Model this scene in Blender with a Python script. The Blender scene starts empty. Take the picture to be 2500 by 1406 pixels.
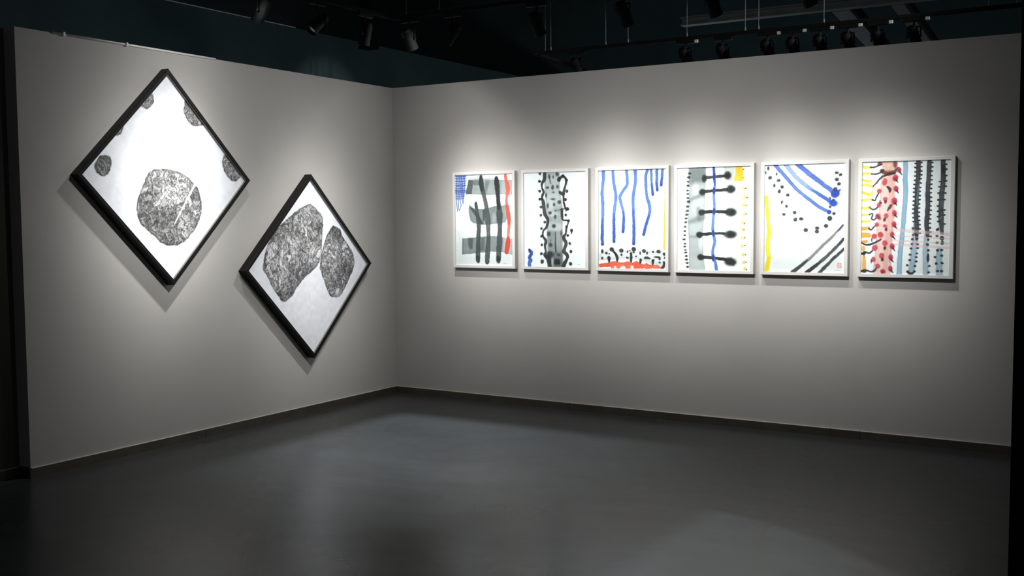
import bpy, bmesh, math, random
import numpy as np
from mathutils import Vector, Matrix

random.seed(4)
SC = bpy.context.scene
COL = SC.collection

# ------------------------------------------------------------------ camera, world, lights, exposure
cam_data = bpy.data.cameras.new('camera')
cam_data.sensor_width = 36.0
cam_data.lens = 37.02
cam_data.clip_start = 0.05
cam = bpy.data.objects.new('camera', cam_data)
COL.objects.link(cam)
PITCH, ROLL, YAW = -0.06671, -0.00649, -0.54973
fwd = Vector((math.sin(YAW) * math.cos(PITCH), math.cos(YAW) * math.cos(PITCH), math.sin(PITCH)))
rgt0 = Vector((math.cos(YAW), -math.sin(YAW), 0.0))
up0 = rgt0.cross(fwd)
rgt = rgt0 * math.cos(ROLL) + up0 * math.sin(ROLL)
upv = up0 * math.cos(ROLL) - rgt0 * math.sin(ROLL)
cam.matrix_world = Matrix(((rgt.x, upv.x, -fwd.x, 6.214), (rgt.y, upv.y, -fwd.y, -7.994),
                           (rgt.z, upv.z, -fwd.z, 1.671), (0, 0, 0, 1)))
SC.camera = cam

world = bpy.data.worlds.new('dark_hall')
world.use_nodes = True
world.node_tree.nodes['Background'].inputs[0].default_value = (0.9, 0.96, 1.0, 1)
world.node_tree.nodes['Background'].inputs[1].default_value = 0.045
SC.world = world

SC.view_settings.view_transform = 'Standard'
SC.view_settings.look = 'None'
SC.view_settings.gamma = 1.0
SC.view_settings.exposure = 0.0
SC.view_settings.use_curve_mapping = False


def spot_lamp(name, loc, target, power, angle, blend, colour=(1, 1, 1), radius=0.03, parent=None):
    ld = bpy.data.lights.new(name, 'SPOT')
    ld.energy = power
    ld.spot_size = math.radians(angle)
    ld.spot_blend = blend
    ld.color = colour
    ld.shadow_soft_size = radius
    o = bpy.data.objects.new(name, ld)
    COL.objects.link(o)
    o.location = loc
    o.rotation_euler = (Vector(target) - Vector(loc)).to_track_quat('-Z', 'Y').to_euler()
    if parent is not None:
        o.parent = parent
        o.matrix_parent_inverse = parent.matrix_world.inverted()
    return o


def beam_profile(ld, focus, spill):
    """reflector lamp: soft bell-shaped beam plus a wide weak spill, by angle from the lamp's axis"""
    ld.use_nodes = True
    nt = ld.node_tree; n, l = nt.nodes, nt.links
    em = next(x for x in n if x.type == 'EMISSION')
    tc = n.new('ShaderNodeTexCoord'); sx = n.new('ShaderNodeSeparateXYZ')
    l.new(tc.outputs['Normal'], sx.inputs[0])
    def math_node(op, a, b):
        m = n.new('ShaderNodeMath'); m.operation = op
        for i, v in enumerate((a, b)):
            if isinstance(v, (int, float)): m.inputs[i].default_value = v
            else: l.new(v, m.inputs[i])
        return m.outputs[0]
    cosv = math_node('ABSOLUTE', sx.outputs['Z'], 0.0)
    one = math_node('SUBTRACT', 1.0, cosv)
    bell = math_node('EXPONENT', math_node('MULTIPLY', one, -float(focus)), 0.0)
    wide = math_node('MULTIPLY', math_node('EXPONENT', math_node('MULTIPLY', one, -1.2), 0.0), float(spill))
    l.new(math_node('ADD', bell, wide), em.inputs['Strength'])


COOL = (0.90, 0.97, 1.0)
# lamps of the neighbouring rooms: their light comes over the tops of the partitions onto the floor
spot_lamp('unseen_light', (-3.53, 2.03, 5.4), (4.36, -3.15, 0), 4600, 7.4, 0.2, COOL, 0.05)
spot_lamp('unseen_light', (-0.62, 0.74, 5.4), (1.35, -1.25, 0), 2300, 40, 1.0, COOL, 0.11)
# added light with no seen source: grazes and brightens the rig behind the right partition
spot_lamp('unseen_light', (7.6, 0.5, 3.6), (2.8, 1.0, 3.24), 650, 9, 0.6, (1, 0.98, 0.95), 0.05)
# second row of gallery lamps, further from the walls and above the picture's frame
for (lx, ly, lz), tgt, pw, fc in (((0.9, -2.75, 3.2), (1.13, 0, 1.55), 280, 62), ((1.4, -2.75, 3.2), (1.72, 0, 1.57), 350, 64), ((2.1, -2.75, 3.2), (2.40, 0, 1.55), 300, 62), ((2.9, -2.75, 3.2), (3.15, 0, 1.55), 345, 62),
                                  ((3.9, -2.75, 3.2), (4.05, 0, 1.55), 325, 62), ((4.3, -2.75, 3.2), (4.62, 0, 1.55), 150, 75),
                                  ((2.5, -3.10, 3.2), (0, -2.72, 1.72), 330, 44), ((2.6, -2.30, 3.25), (0, -1.22, 1.02), 215, 52)):
    lo = spot_lamp('gallery_lamp', (lx, ly, lz), tgt, pw, 80, 0.5, (1.0, 0.99, 0.965), 0.05)
    beam_profile(lo.data, fc, 0.006)
# weak point light added behind the right partition to show the beams and far wall
pl = bpy.data.lights.new('unseen_light', 'POINT'); pl.energy = 45; pl.color = (0.85, 0.97, 1.0); pl.shadow_soft_size = 0.15
po = bpy.data.objects.new('unseen_light', pl); COL.objects.link(po); po.location = (1.2, 4.6, 1.7)

# ------------------------------------------------------------------ materials
def new_mat(name):
    m = bpy.data.materials.new(name)
    m.use_nodes = True
    return m, m.node_tree.nodes, m.node_tree.links, m.node_tree.nodes['Principled BSDF']


def plain(name, colour, rough=0.5, metal=0.0, var=0.06, scale=25.0, bump=0.0, spec=0.5):
    m, n, l, b = new_mat(name)
    tc = n.new('ShaderNodeTexCoord')
    nz = n.new('ShaderNodeTexNoise'); nz.inputs['Scale'].default_value = scale; nz.inputs['Detail'].default_value = 5
    l.new(tc.outputs['Object'], nz.inputs['Vector'])
    cr = n.new('ShaderNodeValToRGB')
    cr.color_ramp.elements[0].position = 0.3; cr.color_ramp.elements[1].position = 0.7
    cr.color_ramp.elements[0].color = tuple(c * (1 - var) for c in colour) + (1,)
    cr.color_ramp.elements[1].color = tuple(min(1, c * (1 + var)) for c in colour) + (1,)
    l.new(nz.outputs['Fac'], cr.inputs['Fac'])
    l.new(cr.outputs['Color'], b.inputs['Base Color'])
    b.inputs['Roughness'].default_value = rough
    b.inputs['Metallic'].default_value = metal
    b.inputs['Specular IOR Level'].default_value = spec
    if bump:
        bp = n.new('ShaderNodeBump'); bp.inputs['Strength'].default_value = bump; bp.inputs['Distance'].default_value = 0.004
        l.new(nz.outputs['Fac'], bp.inputs['Height']); l.new(bp.outputs['Normal'], b.inputs['Normal'])
    return m


def floor_material():
    m, n, l, b = new_mat('sealed_grey_concrete')
    tc = n.new('ShaderNodeTexCoord')
    mp = n.new('ShaderNodeMapping'); mp.inputs['Scale'].default_value = (0.8, 1.0, 1.0)
    l.new(tc.outputs['Object'], mp.inputs['Vector'])
    n1 = n.new('ShaderNodeTexNoise'); n1.inputs['Scale'].default_value = 1.1; n1.inputs['Detail'].default_value = 8; n1.inputs['Roughness'].default_value = 0.6
    n2 = n.new('ShaderNodeTexNoise'); n2.inputs['Scale'].default_value = 14; n2.inputs['Detail'].default_value = 6
    for x in (n1, n2): l.new(mp.outputs['Vector'], x.inputs['Vector'])
    cr = n.new('ShaderNodeValToRGB')
    cr.color_ramp.elements[0].position = 0.35; cr.color_ramp.elements[0].color = (0.029, 0.032, 0.035, 1)
    cr.color_ramp.elements[1].position = 0.68; cr.color_ramp.elements[1].color = (0.037, 0.041, 0.044, 1)
    l.new(n1.outputs['Fac'], cr.inputs['Fac'])
    mx = n.new('ShaderNodeMix'); mx.data_type = 'RGBA'; mx.blend_type = 'OVERLAY'; mx.inputs[0].default_value = 0.25
    l.new(cr.outputs['Color'], mx.inputs[6]); l.new(n2.outputs['Fac'], mx.inputs[7])
    l.new(mx.outputs[2], b.inputs['Base Color'])
    mr = n.new('ShaderNodeMapRange'); mr.inputs['To Min'].default_value = 0.25; mr.inputs['To Max'].default_value = 0.33
    mr.inputs['From Min'].default_value = 0.3; mr.inputs['From Max'].default_value = 0.7
    l.new(n1.outputs['Fac'], mr.inputs['Value']); l.new(mr.outputs['Result'], b.inputs['Roughness'])
    b.inputs['Specular IOR Level'].default_value = 0.34
    wv = n.new('ShaderNodeTexNoise'); wv.inputs['Scale'].default_value = 4.0; wv.inputs['Detail'].default_value = 1.5
    l.new(mp.outputs['Vector'], wv.inputs['Vector'])
    bp = n.new('ShaderNodeBump'); bp.inputs['Strength'].default_value = 0.34; bp.inputs['Distance'].default_value = 0.012
    l.new(wv.outputs['Fac'], bp.inputs['Height'])
    bp2 = n.new('ShaderNodeBump'); bp2.inputs['Strength'].default_value = 0.06; bp2.inputs['Distance'].default_value = 0.002
    l.new(n2.outputs['Fac'], bp2.inputs['Height']); l.new(bp.outputs['Normal'], bp2.inputs['Normal'])
    l.new(bp2.outputs['Normal'], b.inputs['Normal'])
    return m


def paper_material():
    m, n, l, b = new_mat('painted_paper')
    at = n.new('ShaderNodeAttribute'); at.attribute_name = 'paint'
    l.new(at.outputs['Color'], b.inputs['Base Color'])
    b.inputs['Roughness'].default_value = 0.75
    b.inputs['Specular IOR Level'].default_value = 0.25
    return m


WALL = plain('warm_grey_wall_paint', (0.50, 0.487, 0.467), 0.85, 0, 0.025, 2.2, spec=0.25)
SHADEDWALL = plain('shade_darkened_wall_paint', (0.13, 0.125, 0.115), 0.85, 0, 0.04, 2.2, spec=0.2)  # wall paint colour darkened to stand in for shade on the recess
LEDGE = plain('pale_ledge_paint', (0.42, 0.41, 0.38), 0.6, 0, 0.06, 8)
DARK = plain('blue_black_paint', (0.060, 0.095, 0.10), 0.9, 0, 0.15, 1.5, spec=0.2)
BLACKP = plain('black_paint', (0.006, 0.006, 0.006), 0.9, 0, 0.1, 4, spec=0.1)
FLOOR = floor_material()
SKIRT = plain('brown_grey_skirting_metal', (0.115, 0.105, 0.085), 0.38, 0.55, 0.18, 5)
TOPSTRIP = plain('white_edge_strip', (0.92, 0.92, 0.91), 0.22, 0.0, 0.02, 10, spec=1.0)
WHITEFR = plain('white_lacquered_wood', (0.64, 0.635, 0.615), 0.5, 0, 0.015, 30)
BLACKFR = plain('black_stained_wood', (0.006, 0.0058, 0.0058), 0.5, 0, 0.3, 30, spec=0.2)
LIP = plain('grey_inner_lip', (0.22, 0.22, 0.22), 0.35, 0.2, 0.1, 20)
MDF = plain('backing_board', (0.30, 0.24, 0.17), 0.8)
PAPER = paper_material()
FIXT = plain('black_fixture_metal', (0.008, 0.0085, 0.009), 0.75, 0, 0.1, 20, spec=0.12)
FIXG = plain('grey_fixture_plastic', (0.80, 0.80, 0.78), 0.5, 0, 0.05, 20)
STEEL = plain('dark_grey_steel', (0.20, 0.21, 0.215), 0.7, 0.0, 0.15, 6)
WIRE = plain('galvanised_wire', (0.11, 0.12, 0.125), 0.5, 0.3, 0.1, 20)


def lens_material():
    m, n, l, b = new_mat('lit_lamp_lens')
    b.inputs['Base Color'].default_value = (0.9, 0.9, 0.9, 1)
    b.inputs['Emission Color'].default_value = (1, 0.98, 0.94, 1)
    b.inputs['Emission Strength'].default_value = 25
    return m


LENS = lens_material()

# ------------------------------------------------------------------ helpers
def link_mesh(name, me, mat, parent=None):
    o = bpy.data.objects.new(name, me)
    if mat is not None and len(me.materials) == 0:
        me.materials.append(mat)
    COL.objects.link(o)
    if parent is not None:
        o.parent = parent
    return o


def finish(name, bm, mat, parent=None, smooth=False):
    bmesh.ops.recalc_face_normals(bm, faces=bm.faces)
    me = bpy.data.meshes.new(name)
    bm.to_mesh(me); bm.free()
    if smooth:
        for p in me.polygons: p.use_smooth = True
    return link_mesh(name, me, mat, parent)


def add_box(bm, lo, hi, bevel=0.0):
    r = bmesh.ops.create_cube(bm, size=1.0)
    vs = r['verts']
    for v in vs:
        v.co = Vector([lo[i] + (v.co[i] + 0.5) * (hi[i] - lo[i]) for i in range(3)])
    if bevel:
        es = list({e for v in vs for e in v.link_edges})
        bmesh.ops.bevel(bm, geom=es, offset=bevel, segments=2, affect='EDGES', profile=0.6)


def add_cyl(bm, p0, p1, r0, r1=None, seg=16, caps=True):
    p0, p1 = Vector(p0), Vector(p1)
    r1 = r0 if r1 is None else r1
    d = p1 - p0
    q = d.to_track_quat('Z', 'Y').to_matrix().to_4x4()
    mtx = Matrix.Translation((p0 + p1) / 2) @ q
    bmesh.ops.create_cone(bm, cap_ends=caps, segments=seg, radius1=r0, radius2=r1, depth=d.length, matrix=mtx)


def box_obj(name, lo, hi, mat, parent=None, bevel=0.0):
    bm = bmesh.new(); add_box(bm, lo, hi, bevel)
    return finish(name, bm, mat, parent)


def structure(o):
    o['kind'] = 'structure'
    return o


def thing(name, label, cat, loc=(0, 0, 0), group=None):
    o = bpy.data.objects.new(name, None)
    o.empty_display_size = 0.1
    COL.objects.link(o)
    o.location = loc
    o['label'] = label; o['category'] = cat
    if group: o['group'] = group
    return o


def tag(o, label, cat, group=None):
    o['label'] = label; o['category'] = cat
    if group: o['group'] = group
    return o


# ------------------------------------------------------------------ the setting
H = 2.9
structure(box_obj('floor', (-9, -12, -0.1), (11, 9, 0), FLOOR))
structure(box_obj('ceiling', (-9, -12, 5.6), (11, 9, 5.7), DARK))
structure(box_obj('wall_left', (-0.115, -3.867, 0), (0, 0.0, H), WALL))
structure(box_obj('wall_left_recess', (-0.235, -9.5, 0), (-0.115, -3.80, H), SHADEDWALL))
structure(box_obj('wall_right', (-0.115, 0.0, 0), (7.2, 0.12, H), WALL))
structure(box_obj('wall_far_left', (-2.3, -9.5, 0), (-2.15, 8.4, 3.82), DARK))
structure(box_obj('wall_far_back', (-9, 8.4, 0), (11, 8.6, 5.6), DARK))
structure(box_obj('pillar_right', (5.872, -4.69, 0), (6.5, -4.25, 5.6), BLACKP))


def skirting(name, pieces):
    """a run of skirting boards: a metal face with a ledge along its top edge"""
    root = bpy.data.objects.new(name, None)
    COL.objects.link(root)
    structure(root)
    for (x0, y0, x1, y1) in pieces:
        horiz = abs(x1 - x0) > abs(y1 - y0)
        t, h = 0.013, 0.066
        if horiz:
            prof = [(0.0, 0.0), (-t, 0.0), (-t, h - 0.006), (0.0, h - 0.006)]
            cap = [(0.0, h - 0.006), (-t - 0.001, h - 0.006), (-t - 0.001, h - 0.002), (-t + 0.003, h), (0.0, h)]
        else:
            prof = [(0.0, 0.0), (t, 0.0), (t, h - 0.006), (0.0, h - 0.006)]
            cap = [(0.0, h - 0.006), (t + 0.001, h - 0.006), (t + 0.001, h - 0.002), (t - 0.003, h), (0.0, h)]
        def run(pr):
            m = bmesh.new()
            d = [(p[0], 0.0) if not horiz else (0.0, p[0]) for p in pr]
            a = [m.verts.new((x0 + q[0], y0 + q[1], p[1])) for p, q in zip(pr, d)]
            b = [m.verts.new((x1 + q[0], y1 + q[1], p[1])) for p, q in zip(pr, d)]
            k = len(pr)
            for i in range(k):
                m.faces.new((a[i], a[(i + 1) % k], b[(i + 1) % k], b[i]))
            m.faces.new(a); m.faces.new(list(reversed(b)))
            return m
        board = finish('skirting_board', run(prof), SKIRT, root)
        finish('top_ledge', run(cap), LEDGE, board)
    return root


skirting('baseboard_left', [(0.0005, -3.866, 0.0005, -2.4), (0.0005, -2.396, 0.0005, -0.0005)])
skirting('baseboard_right', [(0.014, -0.0005, 1.9, -0.0005), (1.904, -0.0005, 4.14, -0.0005), (4.144, -0.0005, 4.36, -0.0005), (4.364, -0.0005, 7.2, -0.0005)])
skirting('baseboard_left_recess', [(-0.1145, -9.4, -0.1145, -3.882)])
structure(box_obj('baseboard_left_end', (-0.113, -3.880, 0), (0.0135, -3.8672, 0.066), SKIRT))
# floor joint that runs out from the end of the left partition
structure(box_obj('trim_1', (0.05, -9.4, -0.02), (0.056, -3.90, 0.0006), BLACKP))

# white edge strip along the top of the left partition with its two clips
bm = bmesh.new()
add_cyl(bm, (0.005, -3.60, H), (0.005, -2.20, H), 0.008, seg=20)
strip = structure(finish('trim_2', bm, TOPSTRIP, smooth=True))
for y in (-3.52, -3.02):
    bm = bmesh.new()
    add_box(bm, (-0.006, y - 0.008, H - 0.014), (0.020, y + 0.008, H + 0.014), 0.003)
    finish('clip', bm, FIXG, strip)

# ------------------------------------------------------------------ painting: a small raster brush
def lin(c):
    c = np.asarray(c, float)
    return np.where(c <= 0.04045, c / 12.92, ((c + 0.055) / 1.055) ** 2.4)


_rng = np.random.RandomState(7)
_TAB = _rng.rand(256, 256)


def vnoise(x, y):
    xi = np.floor(x).astype(int); yi = np.floor(y).astype(int)
    fx = x - xi; fy = y - yi
    fx = fx * fx * (3 - 2 * fx); fy = fy * fy * (3 - 2 * fy)
    a = _TAB[xi & 255, yi & 255]; b = _TAB[(xi + 1) & 255, yi & 255]
    c = _TAB[xi & 255, (yi + 1) & 255]; d = _TAB[(xi + 1) & 255, (yi + 1) & 255]
    return (a * (1 - fx) + b * fx) * (1 - fy) + (c * (1 - fx) + d * fx) * fy


def fbm(x, y, octv=4):
    s = 0; amp = 0.5; t = 0
    for i in range(octv):
        s = s + amp * vnoise(x * 2 ** i + 17.3 * i, y * 2 ** i + 5.1 * i); t += amp; amp *= 0.55
    return s / t


def smooth(p, sub=6):
    """Catmull-Rom through brush points (x, y, radius)"""
    if len(p) < 3: return p
    p = np.vstack([2 * p[0] - p[1], p, 2 * p[-1] - p[-2]])
    out = []
    for i in range(1, len(p) - 2):
        for k in range(sub):
            t = k / sub
            a, b, c, d = p[i - 1], p[i], p[i + 1], p[i + 2]
            out.append(0.5 * (2 * b + (c - a) * t + (2 * a - 5 * b + 4 * c - d) * t * t + (3 * b - a - 3 * c + d) * t ** 3))
    out.append(p[-2])
    return np.array(out)


def inside_distance(X, Y, poly):
    """signed distance to a polygon, negative inside"""
    n = len(poly)
    ins = np.zeros(X.shape, bool); best = np.full(X.shape, 9.0)
    for i in range(n):
        x0, y0 = poly[i]; x1, y1 = poly[(i + 1) % n]
        dx, dy = x1 - x0, y1 - y0
        t = np.clip(((X - x0) * dx + (Y - y0) * dy) / (dx * dx + dy * dy + 1e-12), 0, 1)
        best = np.minimum(best, np.hypot(X - x0 - t * dx, Y - y0 - t * dy))
        cond = ((y0 > Y) != (y1 > Y))
        xc = dx * (Y - y0) / (dy if abs(dy) > 1e-9 else 1e-9) + x0
        ins ^= cond & (X < xc)
    return np.where(ins, -best, best)


def raster(items, nx, ny, ht, paper):
    xs = np.linspace(0, 1, nx); ys = np.linspace(0, ht, ny)
    X, Y = np.meshgrid(xs, ys)
    WX = (fbm(X * 22, Y * 22, 3) - 0.5) * 0.012
    WY = (fbm(X * 22 + 40, Y * 22 + 9, 3) - 0.5) * 0.012
    MOT = fbm(X * 9 + 3, Y * 9 + 8, 4)
    img = np.empty((ny, nx, 3)); img[:] = np.array(paper) / 255.0
    img *= (0.985 + 0.03 * fbm(X * 30, Y * 30, 3))[..., None]
    for it in items:
        kind = it[0]
        if kind == 'S':
            pts = np.array(it[1], float); w = np.array(it[2], float)
            if len(w) != len(pts): w = np.interp(np.linspace(0, 1, len(pts)), np.linspace(0, 1, len(w)), w) if len(w) > 1 else np.full(len(pts), w[0])
            col, al, soft = it[3], it[4], it[5]
            P = smooth(np.column_stack([pts, w])); P[:, 2] = np.maximum(P[:, 2], 0.001)
            pad = P[:, 2].max() + soft + 0.02
            lo = P[:, :2].min(0) - pad; hi = P[:, :2].max(0) + pad
        elif kind == 'D':
            (cx, cy), (rx, ry), col, al, soft = it[1], it[2], it[3], it[4], it[5]
            pad = max(rx, ry) + soft * 2 + 0.03
            lo = (cx - pad, cy - pad); hi = (cx + pad, cy + pad)
        else:
            poly, col, al, soft = it[1], it[2], it[3], it[4]
            pa = np.array(poly); pad = soft + 0.02
            lo = pa.min(0) - pad; hi = pa.max(0) + pad
        i0, i1 = np.searchsorted(xs, [lo[0], hi[0]]); j0, j1 = np.searchsorted(ys, [lo[1], hi[1]])
        if i1 <= i0 or j1 <= j0: continue
        sl = (slice(j0, j1), slice(i0, i1))
        x = X[sl] + WX[sl]; y = Y[sl] + WY[sl]
        if kind == 'S':
            sd = np.full(x.shape, 9.0)
            for k in range(len(P) - 1):
                x0, y0, r0 = P[k]; x1, y1, r1 = P[k + 1]
                dx, dy = x1 - x0, y1 - y0
                t = np.clip(((x - x0) * dx + (y - y0) * dy) / (dx * dx + dy * dy + 1e-12), 0, 1)
                sd = np.minimum(sd, np.hypot(x - x0 - t * dx, y - y0 - t * dy) - (r0 + (r1 - r0) * t))
        elif kind == 'D':
            k = np.hypot((x - cx) / rx, (y - cy) / ry)
            sd = (k - 1) * min(rx, ry)
        else:
            sd = inside_distance(x, y, poly)
        soft = max(soft, 0.004)
        m = np.clip(0.5 - sd / (2 * soft), 0, 1); m = m * m * (3 - 2 * m)
        edge = np.exp(-((sd + soft) / (soft * 1.5)) ** 2) * 0.10
        a = np.clip(m * al * (0.86 + 0.28 * MOT[sl]), 0, 1)[..., None]
        c = np.array(col) / 255.0
        k = np.clip((c.min() - 0.62) / 0.25, 0, 1); base = 0.93 if c[0] > 0.75 else 0.80; c = c * (base + (1 - base) * k)          # pigment density
        c = c[None, None, :] * (1 - edge[..., None])
        img[sl] = img[sl] * (1 - a) + c * a
    return img


def rocks(polys, n, slash, seed, stretch, paper, tone):
    """ink drawing of stone shapes filled with fine cell outlines"""
    g = np.linspace(0, 1, n)
    U, V = np.meshgrid(g, g)
    X = (U - V) * 0.7071; Y = (U + V) * 0.7071
    img = np.empty((n, n, 3)); img[:] = np.array(paper) / 255.0
    img *= (0.955 + 0.085 * fbm(X * 26 + 5, Y * 26, 5))[..., None]
    rs = np.random.RandomState(seed)
    for pi, poly in enumerate(polys):
        pa = smooth(np.column_stack([np.array(poly + poly[:1]), np.zeros(len(poly) + 1)]), 3)[:, :2]
        lo = pa.min(0) - 0.03; hi = pa.max(0) + 0.03
        i0, i1 = np.searchsorted(g, [lo[0], hi[0]]); j0, j1 = np.searchsorted(g, [lo[1], hi[1]])
        sl = (slice(j0, j1), slice(i0, i1))
        u, v, x, y = U[sl], V[sl], X[sl], Y[sl]
        ju = u + (fbm(x * 40, y * 40, 2) - 0.5) * 0.012; jv = v + (fbm(x * 40 + 9, y * 40, 2) - 0.5) * 0.012
        sd = inside_distance(ju, jv, [tuple(q) for q in pa])
        wx = x + (fbm(x * 13 + seed, y * 13, 4) - 0.5) * 0.135
        wy = (y + (fbm(x * 13, y * 13 + 31, 4) - 0.5) * 0.135) / stretch
        area = max((hi[0] - lo[0]) * (hi[1] - lo[1]), 1e-3)
        cnt = int(min(520, max(30, area * 5200)))
        uu = rs.uniform(lo[0], hi[0], cnt); vv = rs.uniform(lo[1], hi[1], cnt)
        px = (uu - vv) * 0.7071; py = (uu + vv) * 0.7071 / stretch
        d1 = np.full(x.shape, 9.0); d2 = np.full(x.shape, 9.0); idx = np.zeros(x.shape, int)
        for k in range(cnt):
            d = np.hypot(wx - px[k], wy - py[k])
            closer = d < d1
            d2 = np.where(closer, d1, np.minimum(d2, d)); idx = np.where(closer, k, idx); d1 = np.where(closer, d, d1)
        cell = rs.rand(cnt)[idx]
        line = np.exp(-((d2 - d1) / 0.0042) ** 2)
        f = fbm(wx * 14 + 3, wy * 14, 4)
        fine = np.abs(np.sin(f * 60 + cell * 6)); fine = np.exp(-(fine / 0.22) ** 2)
        big = fbm(x * 5 + seed * 2, y * 5 + 3, 3)
        t = tone + (0.07 if pi and len(polys) > 2 else 0) + 0.24 * (cell - 0.5) + 0.50 * (big - 0.5)
        t = t * (1 - 0.48 * line) * (1 - 0.36 * fine)
        t = t + 0.16 * (vnoise(x * 130, y * 130) - 0.5)
        t = t * (1 - 0.30 * np.exp(-(sd / 0.010) ** 2))
        t = np.clip(t, 0.06, 0.92)
        a = np.clip(0.5 - sd / 0.008, 0, 1)[..., None]
        img[sl] = img[sl] * (1 - a) + (t[..., None] * np.array([1.0, 1.0, 1.01])) * a
    if slash:
        (x0, y0), (x1, y1) = slash
        dx, dy = x1 - x0, y1 - y0
        t = np.clip(((U - x0) * dx + (V - y0) * dy) / (dx * dx + dy * dy), 0, 1)
        d = np.hypot(U - x0 - t * dx, V - y0 - t * dy)
        a = np.clip(0.5 - (d - (0.0075 - 0.004 * t)) / 0.004, 0, 1)[..., None]
        img = img * (1 - a) + np.array([0.95, 0.95, 0.95]) * a
    return img


def sheet(name, img, origin, ax, ay, parent):
    """a sheet of paper: grid of quads whose point colours carry the painting"""
    ny, nx, _ = img.shape
    a = np.linspace(0, 1, nx); b = np.linspace(0, 1, ny)
    A, B = np.meshgrid(a, b)
    o, ax, ay = np.array(origin), np.array(ax), np.array(ay)
    co = o + A[..., None] * ax + B[..., None] * ay
    me = bpy.data.meshes.new(name)
    nv = nx * ny; nf = (nx - 1) * (ny - 1)
    me.vertices.add(nv); me.vertices.foreach_set('co', co.reshape(-1).astype(np.float32))
    i = np.arange(nv).reshape(ny, nx)
    q = np.stack([i[:-1, :-1], i[1:, :-1], i[1:, 1:], i[:-1, 1:]], -1).reshape(-1)
    me.loops.add(nf * 4); me.loops.foreach_set('vertex_index', q.astype(np.int32))
    me.polygons.add(nf)
    me.polygons.foreach_set('loop_start', np.arange(0, nf * 4, 4, dtype=np.int32))
    me.update(calc_edges=True)
    ca = me.color_attributes.new('paint', 'FLOAT_COLOR', 'POINT')
    rgba = np.ones((nv, 4), np.float32); rgba[:, :3] = lin(np.clip(img, 0, 1)).reshape(-1, 3)
    ca.data.foreach_set('color', rgba.reshape(-1))
    return link_mesh(name, me, PAPER, parent)


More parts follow.
